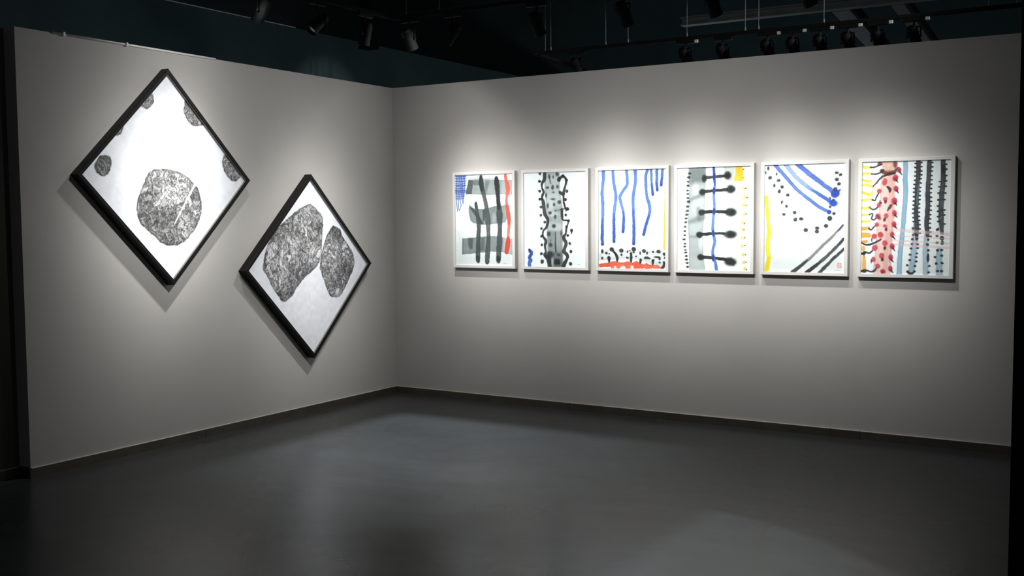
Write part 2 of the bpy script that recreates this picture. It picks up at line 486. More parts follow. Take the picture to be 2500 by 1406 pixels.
PAINT = [
 [('P',[(0.001,0.837),(0.54,0.914),(0.999,1.18),(1.0,1.363),(-0.003,1.365)],(212,222,222),0.35,0.0846),  # grey wash: dimmer light on the lower paper, painted into the colour
  ('P',[(0.01,0.008),(0.19,0.009),(0.159,0.356),(0.019,0.381)],(110,150,232),0.35,0.0141),
  ('S',[(0.021,0.014),(0.017,0.201),(0.019,0.381),(0.032,0.546)],[0.0063,0.0071,0.0078,0.0056],(52,92,205),0.75,0.0056),
  ('S',[(0.05,0.015),(0.048,0.321),(0.05,0.477),(0.069,0.534)],[0.0063,0.0071,0.0078,0.0056],(52,92,205),0.75,0.0056),
  ('S',[(0.082,0.015),(0.083,0.201),(0.079,0.357),(0.097,0.465),(0.072,0.531)],[0.0063,0.0071,0.0078,0.0056],(52,92,205),0.75,0.0056),
  ('S',[(0.11,0.015),(0.106,0.201),(0.116,0.345),(0.13,0.434)],[0.0063,0.0071,0.0078,0.0056],(52,92,205),0.75,0.0056),
  ('S',[(0.142,0.015),(0.132,0.201),(0.144,0.428)],[0.0063,0.0071,0.0078,0.0056],(52,92,205),0.75,0.0056),
  ('S',[(0.17,0.015),(0.163,0.189),(0.151,0.327)],[0.0063,0.0071,0.0078,0.0056],(52,92,205),0.75,0.0056),
  ('S',[(0.004,0.019),(0.093,0.028),(0.19,0.021)],[0.0071],(40,76,190),0.7,0.0071),
  ('S',[(0.004,0.052),(0.093,0.06),(0.19,0.053)],[0.0056],(40,76,190),0.7,0.0071),
  ('S',[(0.004,0.091),(0.092,0.1),(0.19,0.093)],[0.0085],(40,76,190),0.7,0.0071),
  ('S',[(0.003,0.127),(0.092,0.136),(0.189,0.129)],[0.0056],(40,76,190),0.7,0.0071),
  ('S',[(0.003,0.157),(0.092,0.166),(0.189,0.159)],[0.0092],(40,76,190),0.7,0.0071),
  ('S',[(0.003,0.196),(0.092,0.204),(0.189,0.197)],[0.0056],(40,76,190),0.7,0.0071),
  ('S',[(0.003,0.23),(0.091,0.238),(0.189,0.231)],[0.0092],(40,76,190),0.7,0.0071),
  ('S',[(0.002,0.254),(0.091,0.262),(0.188,0.255)],[0.0085],(40,76,190),0.7,0.0071),
  ('S',[(0.002,0.282),(0.091,0.291),(0.157,0.283)],[0.0056],(40,76,190),0.7,0.0071),
  ('S',[(0.002,0.316),(0.091,0.324),(0.157,0.317)],[0.0056],(40,76,190),0.7,0.0071),
  ('S',[(0.002,0.354),(0.09,0.363),(0.156,0.355)],[0.0049],(40,76,190),0.7,0.0071),
  ('P',[(0.25,0.071),(0.448,0.067),(0.687,0.088),(0.91,0.097),(0.999,0.1),(0.997,0.309),(0.755,0.302),(0.573,0.308),(0.184,0.289)],(158,172,172),0.85,0.0056),
  ('P',[(0.827,0.097),(0.999,0.1),(0.997,0.309),(0.811,0.305)],(200,212,212),0.8,0.0353),
  ('P',[(0.232,0.075),(0.318,0.087),(0.291,0.293),(0.184,0.289)],(84,96,96),0.85,0.0085),
  ('P',[(0.306,0.087),(0.434,0.087),(0.433,0.165),(0.306,0.155)],(110,124,124),0.7,0.0169),
  ('S',[(0.25,0.051),(0.434,0.06),(0.743,0.08)],[0.0056],(170,184,184),0.8,0.0042),
  ('P',[(0.533,0.094),(0.61,0.1),(0.545,0.308),(0.503,0.296)],(105,118,118),0.6,0.0212),
  ('P',[(0.247,0.434),(0.278,0.494),(0.36,0.513),(0.501,0.513),(0.607,0.492),(0.74,0.474),(0.949,0.463),(0.927,0.603),(0.88,0.715),(0.71,0.737),(0.57,0.754),(0.443,0.749),(0.33,0.732),(0.262,0.693),(0.232,0.572)],(128,142,142),0.88,0.0056),
  ('P',[(0.81,0.467),(0.949,0.463),(0.927,0.603),(0.88,0.715),(0.822,0.722)],(178,192,192),0.85,0.0197),
  ('D',(0.683,0.664),(0.0367,0.0846),(190,202,202),0.7,0.0197),
  ('P',[(0.261,0.44),(0.324,0.511),(0.302,0.703),(0.245,0.619)],(150,164,164),0.6,0.0141),
  ('S',[(0.272,0.494),(0.359,0.583),(0.429,0.678),(0.471,0.731)],[0.0155,0.0282,0.0268,0.0212],(58,68,68),0.75,0.0141),
  ('P',[(0.115,0.964),(0.3,0.947),(0.625,0.919),(0.82,0.935),(0.995,0.965),(0.996,1.198),(0.818,1.157),(0.623,1.157),(0.113,1.204)],(138,153,153),0.88,0.0056),
  ('P',[(0.841,0.94),(0.995,0.965),(0.996,1.198),(0.825,1.157)],(196,210,210),0.8,0.0141),
  ('P',[(0.217,0.954),(0.307,0.948),(0.301,1.111),(0.256,1.131),(0.221,1.05)],(84,96,96),0.7,0.0169),
  ('S',[(0.122,0.968),(0.117,1.195)],[0.0099],(95,108,108),0.5,0.0085),
  ('P',[(0.455,0.945),(0.512,0.939),(0.51,1.141),(0.426,1.148)],(90,102,102),0.55,0.0226),
  ('P',[(0.624,0.949),(0.708,0.942),(0.693,1.138),(0.623,1.139)],(165,178,178),0.6,0.0197),
  ('S',[(0.501,0.546),(0.503,0.606),(0.5,0.677)],[0.0197],(64,75,74),0.7,0.0113),
  ('S',[(0.363,0.425),(0.374,0.511),(0.398,0.654),(0.412,0.773),(0.406,0.916),(0.398,1.095),(0.394,1.28),(0.399,1.321)],[0.024,0.0296,0.0367,0.0367,0.0353,0.0395,0.0381,0.0056],(72,84,82),0.88,0.0071),
  ('S',[(0.458,0.031),(0.462,0.141),(0.5,0.296),(0.536,0.415),(0.55,0.51),(0.573,0.676),(0.578,0.795),(0.582,0.973),(0.567,1.152),(0.557,1.3),(0.554,1.324)],[0.024,0.0437,0.0339,0.0324,0.0367,0.0465,0.0367,0.0353,0.0409,0.0381,0.0056],(78,90,88),0.88,0.0071),
  ('S',[(0.458,0.04),(0.462,0.141),(0.482,0.236)],[0.0254,0.0367,0.0212],(44,52,52),0.75,0.0113),
  ('S',[(0.727,0.064),(0.736,0.153),(0.752,0.319),(0.765,0.462),(0.778,0.615),(0.782,0.793),(0.775,0.971),(0.76,1.149),(0.755,1.277),(0.747,1.326)],[0.031,0.0451,0.0367,0.0353,0.0536,0.0367,0.0451,0.0423,0.0381,0.0028],(74,86,84),0.88,0.0071),
  ('S',[(0.726,0.07),(0.731,0.153),(0.749,0.26),(0.761,0.462),(0.768,0.521)],[0.0282,0.0395,0.0282,0.0282,0.0141],(42,50,50),0.8,0.0085),
  ('S',[(0.394,1.25),(0.389,1.28)],[0.0324],(48,56,56),0.6,0.0141),
  ('S',[(0.755,1.243),(0.755,1.273)],[0.0324],(40,48,48),0.7,0.0141),
  ('S',[(0.36,0.434),(0.374,0.487)],[0.0212,0.0254],(50,58,58),0.6,0.0113),
  ('S',[(0.881,-0.0),(0.89,0.082),(0.917,0.177),(0.923,0.254),(0.904,0.355),(0.903,0.473),(0.931,0.603),(0.94,0.732),(0.925,0.91),(0.917,1.028),(0.895,1.161)],[0.0197,0.024,0.0381,0.0324,0.0212,0.024,0.031,0.0268,0.0212,0.0423,0.031],(238,112,98),0.95,0.0042),
  ('S',[(0.903,0.461),(0.931,0.603),(0.94,0.732)],[0.0212,0.031,0.0254],(228,78,62),0.6,0.0085),
  ('S',[(0.922,0.945),(0.917,1.04),(0.895,1.161)],[0.0212,0.0409,0.031],(222,70,54),0.75,0.0113),
  ('S',[(0.848,1.33),(0.866,1.324),(0.88,1.336),(0.898,1.33)],[0.0028],(150,155,155),0.7,0.0028)],
 [('P',[(0.332,0.008),(0.586,0.005),(0.596,0.277),(0.629,0.471),(0.635,0.698),(0.639,0.903),(0.628,1.13),(0.635,1.368),(0.409,1.372),(0.391,1.132),(0.377,0.846),(0.369,0.56),(0.345,0.273)],(188,200,200),0.9,0.0104),
  ('P',[(0.373,0.514),(0.633,0.494),(0.635,0.744),(0.378,0.72)],(172,186,186),0.6,0.0389),
  ('P',[(0.38,0.846),(0.636,0.846),(0.631,1.141),(0.39,1.144)],(140,154,154),0.6,0.0325),
  ('P',[(0.39,1.144),(0.631,1.141),(0.637,1.37),(0.405,1.374)],(105,118,118),0.75,0.026),
  ('D',(0.433,0.469),(0.0584,0.1168),(222,230,230),0.6,0.0325),
  ('D',(0.483,0.606),(0.0779,0.0286),(224,232,232),0.6,0.0182),
  ('D',(0.571,0.971),(0.0454,0.1168),(190,200,200),0.6,0.026),
  ('D',(0.524,0.367),(0.0779,0.0779),(205,215,215),0.5,0.026),
  ('D',(0.42,0.062),(0.0208,0.0338),(72,82,82),0.85,0.0117),
  ('D',(0.482,0.069),(0.013,0.0208),(72,82,82),0.85,0.0117),
  ('D',(0.547,0.031),(0.0234,0.0286),(72,82,82),0.85,0.0117),
  ('D',(0.389,0.222),(0.0234,0.0182),(72,82,82),0.85,0.0117),
  ('D',(0.474,0.218),(0.0208,0.0363),(72,82,82),0.85,0.0117),
  ('D',(0.552,0.208),(0.0208,0.026),(72,82,82),0.85,0.0117),
  ('D',(0.368,0.331),(0.0156,0.0312),(72,82,82),0.85,0.0117),
  ('D',(0.486,0.292),(0.0208,0.0104),(72,82,82),0.85,0.0117),
  ('D',(0.479,0.386),(0.0363,0.0156),(72,82,82),0.85,0.0117),
  ('D',(0.582,0.43),(0.0286,0.026),(72,82,82),0.85,0.0117),
  ('D',(0.498,0.465),(0.0208,0.026),(72,82,82),0.85,0.0117),
  ('D',(0.432,0.586),(0.026,0.0234),(72,82,82),0.85,0.0117),
  ('D',(0.516,0.641),(0.0234,0.0312),(72,82,82),0.85,0.0117),
  ('D',(0.492,0.774),(0.0338,0.0286),(72,82,82),0.85,0.0117),
  ('D',(0.41,0.886),(0.0286,0.0338),(72,82,82),0.85,0.0117),
  ('D',(0.61,0.88),(0.013,0.0389),(72,82,82),0.85,0.0117),
  ('D',(0.437,1.048),(0.0312,0.026),(72,82,82),0.85,0.0117),
  ('D',(0.569,1.187),(0.026,0.0182),(72,82,82),0.85,0.0117),
  ('D',(0.393,0.48),(0.0182,0.0389),(72,82,82),0.85,0.0117),
  ('D',(0.523,0.55),(0.013,0.0078),(72,82,82),0.85,0.0117),
  ('S',[(0.42,0.079),(0.443,0.16)],[0.0091,0.0104],(88,98,98),0.7,0.0078),
  ('S',[(0.493,0.743),(0.495,0.778)],[0.0026,0.0117],(50,56,56),0.8,0.0052),
  ('S',[(0.514,0.857),(0.515,1.017),(0.526,1.142)],[0.0052,0.0091,0.0117],(52,58,58),0.8,0.0078),
  ('S',[(0.444,0.96),(0.438,1.04)],[0.0026,0.0078],(60,66,66),0.8,0.0052),
  ('D',(0.42,1.195),(0.0649,0.0584),(48,54,54),0.8,0.0208),
  ('D',(0.53,1.288),(0.0493,0.0467),(42,48,48),0.85,0.0182),
  ('D',(0.575,1.289),(0.0182,0.0415),(40,46,46),0.8,0.0104),
  ('D',(0.465,1.291),(0.0208,0.0649),(205,214,214),0.75,0.013),
  ('S',[(0.345,0.006),(0.339,0.1),(0.298,0.168),(0.301,0.226),(0.326,0.284),(0.299,0.364),(0.322,0.445),(0.334,0.525),(0.347,0.606),(0.394,0.688),(0.371,0.789),(0.318,0.847),(0.315,0.921),(0.36,0.99),(0.347,1.064),(0.356,1.156),(0.335,1.19),(0.403,1.252),(0.425,1.372)],[0.0299,0.0273,0.0169,0.0156,0.0195,0.0182,0.026,0.0286,0.0273,0.0234,0.0182,0.0143,0.0143,0.0234,0.0195,0.0143,0.0195,0.0389,0.0325],(56,60,60),0.92,0.0052),
  ('S',[(0.322,0.399),(0.34,0.56),(0.353,0.617)],[0.0195,0.0286,0.0234],(92,98,98),0.5,0.0104),
  ('D',(0.269,0.016),(0.0221,0.0208),(50,56,56),0.93,0.0065),
  ('D',(0.258,0.127),(0.0221,0.0208),(50,56,56),0.93,0.0065),
  ('D',(0.264,0.269),(0.0221,0.0208),(50,56,56),0.93,0.0065),
  ('D',(0.263,0.384),(0.0221,0.0208),(50,56,56),0.93,0.0065),
  ('D',(0.284,0.498),(0.0221,0.0208),(50,56,56),0.93,0.0065),
  ('D',(0.279,0.617),(0.0221,0.0208),(50,56,56),0.93,0.0065),
  ('D',(0.346,0.717),(0.0221,0.0208),(50,56,56),0.93,0.0065),
  ('D',(0.29,0.809),(0.0221,0.0208),(50,56,56),0.93,0.0065),
  ('D',(0.289,0.92),(0.0221,0.0208),(50,56,56),0.93,0.0065),
  ('D',(0.292,1.047),(0.0221,0.0208),(50,56,56),0.93,0.0065),
  ('D',(0.285,1.175),(0.0221,0.0208),(50,56,56),0.93,0.0065),
  ('D',(0.299,1.289),(0.0286,0.0286),(50,56,56),0.93,0.0065),
  ('S',[(0.219,0.213),(0.235,0.259),(0.264,0.304)],[0.0045],(190,196,196),0.7,0.0039),
  ('S',[(0.263,0.384),(0.309,0.387)],[0.0104],(50,56,56),0.8,0.0052),
  ('S',[(0.258,0.127),(0.291,0.14)],[0.0078],(50,56,56),0.7,0.0052),
  ('S',[(0.576,0.111),(0.641,0.061),(0.694,0.122),(0.675,0.21),(0.654,0.303),(0.651,0.335),(0.653,0.426),(0.68,0.517),(0.71,0.537)],[0.0221,0.0169,0.0169,0.0156,0.0221,0.0169,0.0143,0.0156,0.0143],(56,60,60),0.92,0.0052),
  ('D',(0.576,0.106),(0.0286,0.0338),(50,56,56),0.9,0.0078),
  ('S',[(0.592,0.29),(0.641,0.323)],[0.0221,0.0221],(56,60,60),0.9,0.0065),
  ('S',[(0.659,0.526),(0.607,0.533),(0.555,0.55)],[0.0091,0.0065,0.0039],(70,76,76),0.8,0.0052),
  ('S',[(0.622,0.539),(0.628,0.653),(0.648,0.689),(0.721,0.698),(0.714,0.761),(0.696,0.789),(0.682,0.88),(0.649,0.942),(0.689,1.016),(0.66,1.107),(0.653,1.143),(0.708,1.197),(0.697,1.256),(0.661,1.311),(0.645,1.37)],[0.0221,0.0182,0.0117,0.0117,0.0104,0.0143,0.0156,0.0273,0.0247,0.026,0.0299,0.026,0.0234,0.0299,0.0286],(56,60,60),0.93,0.0052),
  ('D',(0.641,0.061),(0.0247,0.0247),(50,56,56),0.93,0.0065),
  ('D',(0.695,0.123),(0.0247,0.0247),(50,56,56),0.93,0.0065),
  ('D',(0.706,0.279),(0.0221,0.0221),(50,56,56),0.93,0.0065),
  ('D',(0.682,0.397),(0.0234,0.0234),(50,56,56),0.93,0.0065),
  ('D',(0.712,0.531),(0.0273,0.0273),(50,56,56),0.93,0.0065),
  ('D',(0.685,0.619),(0.0195,0.0195),(50,56,56),0.93,0.0065),
  ('D',(0.73,0.698),(0.0221,0.0221),(50,56,56),0.93,0.0065),
  ('D',(0.697,0.786),(0.0221,0.0221),(50,56,56),0.93,0.0065),
  ('D',(0.717,0.91),(0.0221,0.0221),(50,56,56),0.93,0.0065),
  ('D',(0.748,1.024),(0.0208,0.0208),(50,56,56),0.93,0.0065),
  ('D',(0.764,1.137),(0.0234,0.0234),(50,56,56),0.93,0.0065),
  ('D',(0.76,1.314),(0.0247,0.0247),(50,56,56),0.93,0.0065),
  ('S',[(0.777,0.834),(0.777,0.877)],[0.0234,0.0091],(50,56,56),0.93,0.0052),
  ('D',(0.693,0.551),(0.013,0.0182),(50,56,56),0.8,0.0065),
  ('S',[(0.087,1.122),(0.124,1.17),(0.086,1.234),(0.113,1.276),(0.086,1.309),(0.093,1.378)],[0.0195,0.0247,0.026,0.0247,0.0273,0.0286],(66,112,226),0.92,0.0052),
  ('S',[(0.087,1.119),(0.092,1.147)],[0.0169,0.0169],(40,62,140),0.85,0.0104),
  ('S',[(0.111,1.182),(0.094,1.24)],[0.0182,0.0195],(40,84,200),0.5,0.0104),
  ('S',[(0.868,1.327),(0.887,1.32),(0.915,1.328)],[0.0026],(170,174,174),0.7,0.0026)],
 [('S',[(0.071,-0.004),(0.076,0.116),(0.053,0.283),(0.057,0.379),(0.067,0.51),(0.062,0.677),(0.055,0.88),(0.057,1.029)],[0.0241],(92,138,232),0.92,0.0038),
  ('S',[(0.062,0.677),(0.055,0.88),(0.057,1.029)],[0.012,0.0205,0.0217],(44,80,200),0.7,0.0101),
  ('S',[(0.057,1.019),(0.057,1.029)],[0.0168],(48,62,150),0.7,0.0076),
  ('S',[(0.071,-0.004),(0.076,0.116),(0.053,0.283),(0.057,0.379),(0.067,0.51),(0.062,0.677),(0.055,0.88),(0.057,1.029)],[0.0084],(125,170,245),0.35,0.0101),
  ('S',[(0.218,-0.0),(0.228,0.155),(0.263,0.346),(0.249,0.512),(0.233,0.606),(0.235,0.749),(0.236,0.988)],[0.0228],(92,138,232),0.92,0.0038),
  ('S',[(0.233,0.606),(0.235,0.749),(0.236,0.988)],[0.0114,0.0194,0.0205],(44,80,200),0.7,0.0101),
  ('S',[(0.236,0.978),(0.236,0.988)],[0.016],(48,62,150),0.7,0.0076),
  ('S',[(0.218,-0.0),(0.228,0.155),(0.263,0.346),(0.249,0.512),(0.233,0.606),(0.235,0.749),(0.236,0.988)],[0.008],(125,170,245),0.35,0.0101),
  ('S',[(0.423,-0.001),(0.434,0.195),(0.384,0.276),(0.324,0.37),(0.335,0.441),(0.377,0.583),(0.38,0.701),(0.372,0.854)],[0.0215],(92,138,232),0.92,0.0038),
  ('S',[(0.377,0.583),(0.38,0.701),(0.372,0.854)],[0.0108,0.0183,0.0194],(44,80,200),0.7,0.0101),
  ('S',[(0.372,0.845),(0.372,0.854)],[0.0151],(48,62,150),0.7,0.0076),
  ('S',[(0.423,-0.001),(0.434,0.195),(0.384,0.276),(0.324,0.37),(0.335,0.441),(0.377,0.583),(0.38,0.701),(0.372,0.854)],[0.0075],(125,170,245),0.35,0.0101),
  ('S',[(0.55,-0.001),(0.556,0.162),(0.53,0.326),(0.523,0.42),(0.527,0.561),(0.535,0.795),(0.53,1.018)],[0.0228],(92,138,232),0.92,0.0038),
  ('S',[(0.527,0.561),(0.535,0.795),(0.53,1.018)],[0.0114,0.0194,0.0205],(44,80,200),0.7,0.0101),
  ('S',[(0.53,1.008),(0.53,1.018)],[0.016],(48,62,150),0.7,0.0076),
  ('S',[(0.55,-0.001),(0.556,0.162),(0.53,0.326),(0.523,0.42),(0.527,0.561),(0.535,0.795),(0.53,1.018)],[0.008],(125,170,245),0.35,0.0101),
  ('S',[(0.738,0.002),(0.707,0.118),(0.724,0.352),(0.766,0.516),(0.757,0.632),(0.704,0.795),(0.679,0.894)],[0.0215],(92,138,232),0.92,0.0038),
  ('S',[(0.757,0.632),(0.704,0.795),(0.679,0.894)],[0.0108,0.0183,0.0194],(44,80,200),0.7,0.0101),
  ('S',[(0.679,0.885),(0.679,0.894)],[0.0151],(48,62,150),0.7,0.0076),
  ('S',[(0.738,0.002),(0.707,0.118),(0.724,0.352),(0.766,0.516),(0.757,0.632),(0.704,0.795),(0.679,0.894)],[0.0075],(125,170,245),0.35,0.0101),
  ('S',[(0.788,0.001),(0.795,0.19),(0.811,0.348)],[0.0177],(92,138,232),0.92,0.0038),
  ('S',[(0.795,0.19),(0.811,0.348)],[0.0089,0.0151,0.016],(44,80,200),0.7,0.0101),
  ('S',[(0.811,0.338),(0.811,0.348)],[0.0124],(48,62,150),0.7,0.0076),
  ('S',[(0.788,0.001),(0.795,0.19),(0.811,0.348)],[0.0062],(125,170,245),0.35,0.0101),
  ('S',[(0.87,-0.0),(0.871,0.192),(0.877,0.291)],[0.0203],(92,138,232),0.92,0.0038),
  ('S',[(0.871,0.192),(0.877,0.291)],[0.0101,0.0172,0.0182],(44,80,200),0.7,0.0101),
  ('S',[(0.877,0.281),(0.877,0.291)],[0.0142],(48,62,150),0.7,0.0076),
  ('S',[(0.87,-0.0),(0.871,0.192),(0.877,0.291)],[0.0071],(125,170,245),0.35,0.0101),
  ('S',[(0.95,-0.001),(0.944,0.124),(0.933,0.225)],[0.019],(92,138,232),0.92,0.0038),
  ('S',[(0.944,0.124),(0.933,0.225)],[0.0095,0.0162,0.0171],(44,80,200),0.7,0.0101),
  ('S',[(0.933,0.216),(0.933,0.225)],[0.0133],(48,62,150),0.7,0.0076),
  ('S',[(0.95,-0.001),(0.944,0.124),(0.933,0.225)],[0.0067],(125,170,245),0.35,0.0101),
  ('S',[(0.998,-0.0),(0.993,0.448),(0.986,0.794),(0.983,1.088)],[0.0101,0.0127,0.0152,0.0177],(242,196,84),0.92,0.0038),
  ('P',[(0.003,1.16),(0.196,1.068),(0.413,1.113),(0.54,1.082),(0.69,1.097),(0.888,1.118),(1.0,1.133),(0.999,1.311),(0.813,1.309),(0.64,1.243),(0.426,1.224),(0.182,1.252),(0.003,1.267)],(205,213,213),0.8,0.0152),
  ('D',(0.057,1.13),(0.019,0.0304),(48,54,54),0.9,0.0063),
  ('D',(0.202,1.102),(0.0355,0.0304),(48,54,54),0.9,0.0063),
  ('D',(0.118,1.156),(0.0203,0.0165),(48,54,54),0.9,0.0063),
  ('D',(0.164,1.164),(0.0114,0.0114),(48,54,54),0.9,0.0063),
  ('D',(0.345,1.117),(0.0317,0.0291),(48,54,54),0.9,0.0063),
  ('D',(0.349,1.175),(0.0165,0.0165),(48,54,54),0.9,0.0063),
  ('D',(0.439,1.13),(0.0127,0.019),(48,54,54),0.9,0.0063),
  ('D',(0.534,1.095),(0.0329,0.0317),(48,54,54),0.9,0.0063),
  ('D',(0.533,1.137),(0.0165,0.0152),(48,54,54),0.9,0.0063),
  ('D',(0.493,1.161),(0.0177,0.0253),(48,54,54),0.9,0.0063),
  ('D',(0.477,1.118),(0.0089,0.0089),(48,54,54),0.9,0.0063),
  ('D',(0.627,1.151),(0.0127,0.0228),(48,54,54),0.9,0.0063),
  ('D',(0.684,1.117),(0.0291,0.0266),(48,54,54),0.9,0.0063),
  ('D',(0.73,1.147),(0.0152,0.0215),(48,54,54),0.9,0.0063),
  ('D',(0.82,1.128),(0.0165,0.0152),(48,54,54),0.9,0.0063),
  ('D',(0.898,1.123),(0.0304,0.0241),(48,54,54),0.9,0.0063),
  ('D',(0.982,1.157),(0.0228,0.0228),(48,54,54),0.9,0.0063),
  ('D',(0.053,1.228),(0.019,0.0215),(48,54,54),0.9,0.0063),
  ('D',(0.438,1.214),(0.0215,0.0152),(48,54,54),0.9,0.0063),
  ('D',(0.568,1.192),(0.0127,0.0101),(48,54,54),0.9,0.0063),
  ('D',(0.724,1.213),(0.0405,0.019),(48,54,54),0.9,0.0063),
  ('D',(0.764,1.218),(0.0177,0.0127),(48,54,54),0.9,0.0063),
  ('D',(0.875,1.201),(0.0456,0.0127),(48,54,54),0.9,0.0063),
  ('D',(0.912,1.218),(0.0177,0.0253),(48,54,54),0.9,0.0063),
  ('D',(0.916,1.275),(0.0165,0.0127),(48,54,54),0.9,0.0063),
  ('D',(0.989,1.208),(0.0127,0.0152),(48,54,54),0.9,0.0063),
  ('D',(0.973,1.272),(0.0152,0.0177),(48,54,54),0.9,0.0063),
  ('S',[(0.159,1.217),(0.163,1.291)],[0.0241,0.0114],(44,50,50),0.93,0.0051),
  ('S',[(0.206,1.101),(0.247,1.145),(0.283,1.209),(0.283,1.277)],[0.0165,0.0152,0.0215,0.0114],(44,50,50),0.93,0.0051),
  ('S',[(0.495,1.17),(0.494,1.223),(0.489,1.281)],[0.0127,0.0215,0.0101],(44,50,50),0.93,0.0051),
  ('S',[(0.636,1.243),(0.627,1.305)],[0.019,0.0114],(44,50,50),0.93,0.0051),
  ('S',[(0.813,1.246),(0.813,1.304)],[0.019,0.0114],(44,50,50),0.93,0.0051),
  ('S',[(0.828,1.243),(0.819,1.252)],[0.0139],(44,50,50),0.93,0.0051),
  ('S',[(0.985,1.271),(0.962,1.335),(0.929,1.349)],[0.0127,0.0215,0.0089],(44,50,50),0.93,0.0051),
  ('P',[(0.005,1.303),(0.169,1.288),(0.195,1.272),(0.236,1.262),(0.298,1.279),(0.387,1.278),(0.438,1.258),(0.514,1.281),(0.571,1.255),(0.639,1.291),(0.689,1.302),(0.72,1.282),(0.764,1.305),(0.899,1.309),(0.938,1.345),(0.901,1.363),(0.514,1.366),(0.188,1.367),(0.185,1.343),(0.008,1.359)],(234,96,70),0.95,0.0051),
  ('P',[(0.005,1.307),(0.18,1.294),(0.179,1.343),(0.008,1.356)],(225,84,58),0.5,0.0101),
  ('D',(0.255,1.353),(0.019,0.0253),(244,236,232),0.97,0.0051),
  ('D',(0.372,1.36),(0.0405,0.0329),(244,236,232),0.97,0.0051),
  ('D',(0.51,1.347),(0.0253,0.0253),(244,236,232),0.97,0.0051),
  ('D',(0.689,1.364),(0.0127,0.0114),(244,236,232),0.97,0.0051),
  ('D',(0.807,1.364),(0.0152,0.0114),(244,236,232),0.97,0.0051)],
 [('P',[(0.153,-0.001),(0.393,-0.005),(0.393,0.231),(0.382,0.552),(0.358,0.851),(0.365,1.152),(0.394,1.369),(0.168,1.374),(0.162,1.033),(0.146,0.67),(0.161,0.31)],(176,188,188),0.88,0.0061),
  ('P',[(0.157,-0.001),(0.393,-0.005),(0.393,0.184),(0.164,0.226)],(122,136,136),0.7,0.0486),
  ('D',(0.251,0.311),(0.0389,0.0851),(222,230,230),0.7,0.0267),
  ('D',(0.252,0.527),(0.0413,0.0851),(214,224,224),0.6,0.0292),
  ('D',(0.332,0.456),(0.0365,0.0973),(205,214,214),0.5,0.0243),
  ('D',(0.33,0.995),(0.0316,0.0973),(222,230,230),0.75,0.0195),
  ('D',(0.24,0.827),(0.0608,0.0851),(200,211,211),0.5,0.0292),
  ('S',[(0.177,0.43),(0.251,0.395),(0.363,0.361)],[0.0182,0.0243,0.0304],(140,154,154),0.6,0.0219),
  ('S',[(0.177,0.719),(0.265,0.695),(0.364,0.659)],[0.0243,0.0365,0.0426],(135,148,148),0.6,0.0304),
  ('S',[(0.171,0.924),(0.253,0.918)],[0.0122,0.0182],(150,162,162),0.5,0.017),
  ('S',[(0.289,0.551),(0.308,0.671)],[0.0304,0.0365],(120,132,132),0.5,0.0243),
  ('P',[(0.165,1.191),(0.372,1.188),(0.394,1.369),(0.168,1.374)],(208,218,218),0.5,0.0365),
  ('D',(0.17,0.077),(0.0207,0.0165),(58,64,64),0.9,0.0049),
  ('S',[(0.145,0.078),(0.187,0.077)],[0.0024,0.0049],(58,64,64),0.85,0.0036),
  ('D',(0.157,0.13),(0.0231,0.0185),(58,64,64),0.9,0.0049),
  ('S',[(0.132,0.132),(0.175,0.131)],[0.0024,0.0049],(58,64,64),0.85,0.0036),
  ('D',(0.147,0.184),(0.017,0.0136),(58,64,64),0.9,0.0049),
  ('S',[(0.122,0.186),(0.165,0.184)],[0.0024,0.0049],(58,64,64),0.85,0.0036),
  ('D',(0.148,0.24),(0.0195,0.0156),(58,64,64),0.9,0.0049),
  ('S',[(0.122,0.242),(0.165,0.24)],[0.0024,0.0049],(58,64,64),0.85,0.0036),
  ('D',(0.139,0.301),(0.0158,0.0126),(58,64,64),0.9,0.0049),
  ('S',[(0.114,0.303),(0.156,0.301)],[0.0024,0.0049],(58,64,64),0.85,0.0036),
  ('D',(0.145,0.349),(0.0158,0.0126),(58,64,64),0.9,0.0049),
  ('S',[(0.12,0.351),(0.163,0.349)],[0.0024,0.0049],(58,64,64),0.85,0.0036),
  ('D',(0.145,0.405),(0.0182,0.0146),(58,64,64),0.9,0.0049),
  ('S',[(0.12,0.407),(0.163,0.406)],[0.0024,0.0049],(58,64,64),0.85,0.0036),
  ('D',(0.154,0.452),(0.0243,0.0195),(58,64,64),0.9,0.0049),
  ('S',[(0.129,0.454),(0.172,0.453)],[0.0024,0.0049],(58,64,64),0.85,0.0036),
  ('D',(0.143,0.514),(0.0207,0.0165),(58,64,64),0.9,0.0049),
  ('S',[(0.118,0.516),(0.16,0.514)],[0.0024,0.0049],(58,64,64),0.85,0.0036),
  ('D',(0.137,0.574),(0.0207,0.0165),(58,64,64),0.9,0.0049),
  ('S',[(0.111,0.576),(0.154,0.574)],[0.0024,0.0049],(58,64,64),0.85,0.0036),
  ('D',(0.13,0.625),(0.0207,0.0165),(58,64,64),0.9,0.0049),
  ('S',[(0.105,0.628),(0.148,0.626)],[0.0024,0.0049],(58,64,64),0.85,0.0036),
  ('D',(0.123,0.676),(0.0182,0.0146),(58,64,64),0.9,0.0049),
  ('S',[(0.098,0.678),(0.141,0.676)],[0.0024,0.0049],(58,64,64),0.85,0.0036),
  ('D',(0.12,0.727),(0.0195,0.0156),(58,64,64),0.9,0.0049),
  ('S',[(0.095,0.729),(0.138,0.727)],[0.0024,0.0049],(58,64,64),0.85,0.0036),
  ('D',(0.11,0.786),(0.0182,0.0146),(58,64,64),0.9,0.0049),
  ('S',[(0.085,0.788),(0.128,0.786)],[0.0024,0.0049],(58,64,64),0.85,0.0036),
  ('D',(0.105,0.843),(0.0158,0.0126),(58,64,64),0.9,0.0049),
  ('S',[(0.08,0.845),(0.123,0.843)],[0.0024,0.0049],(58,64,64),0.85,0.0036),
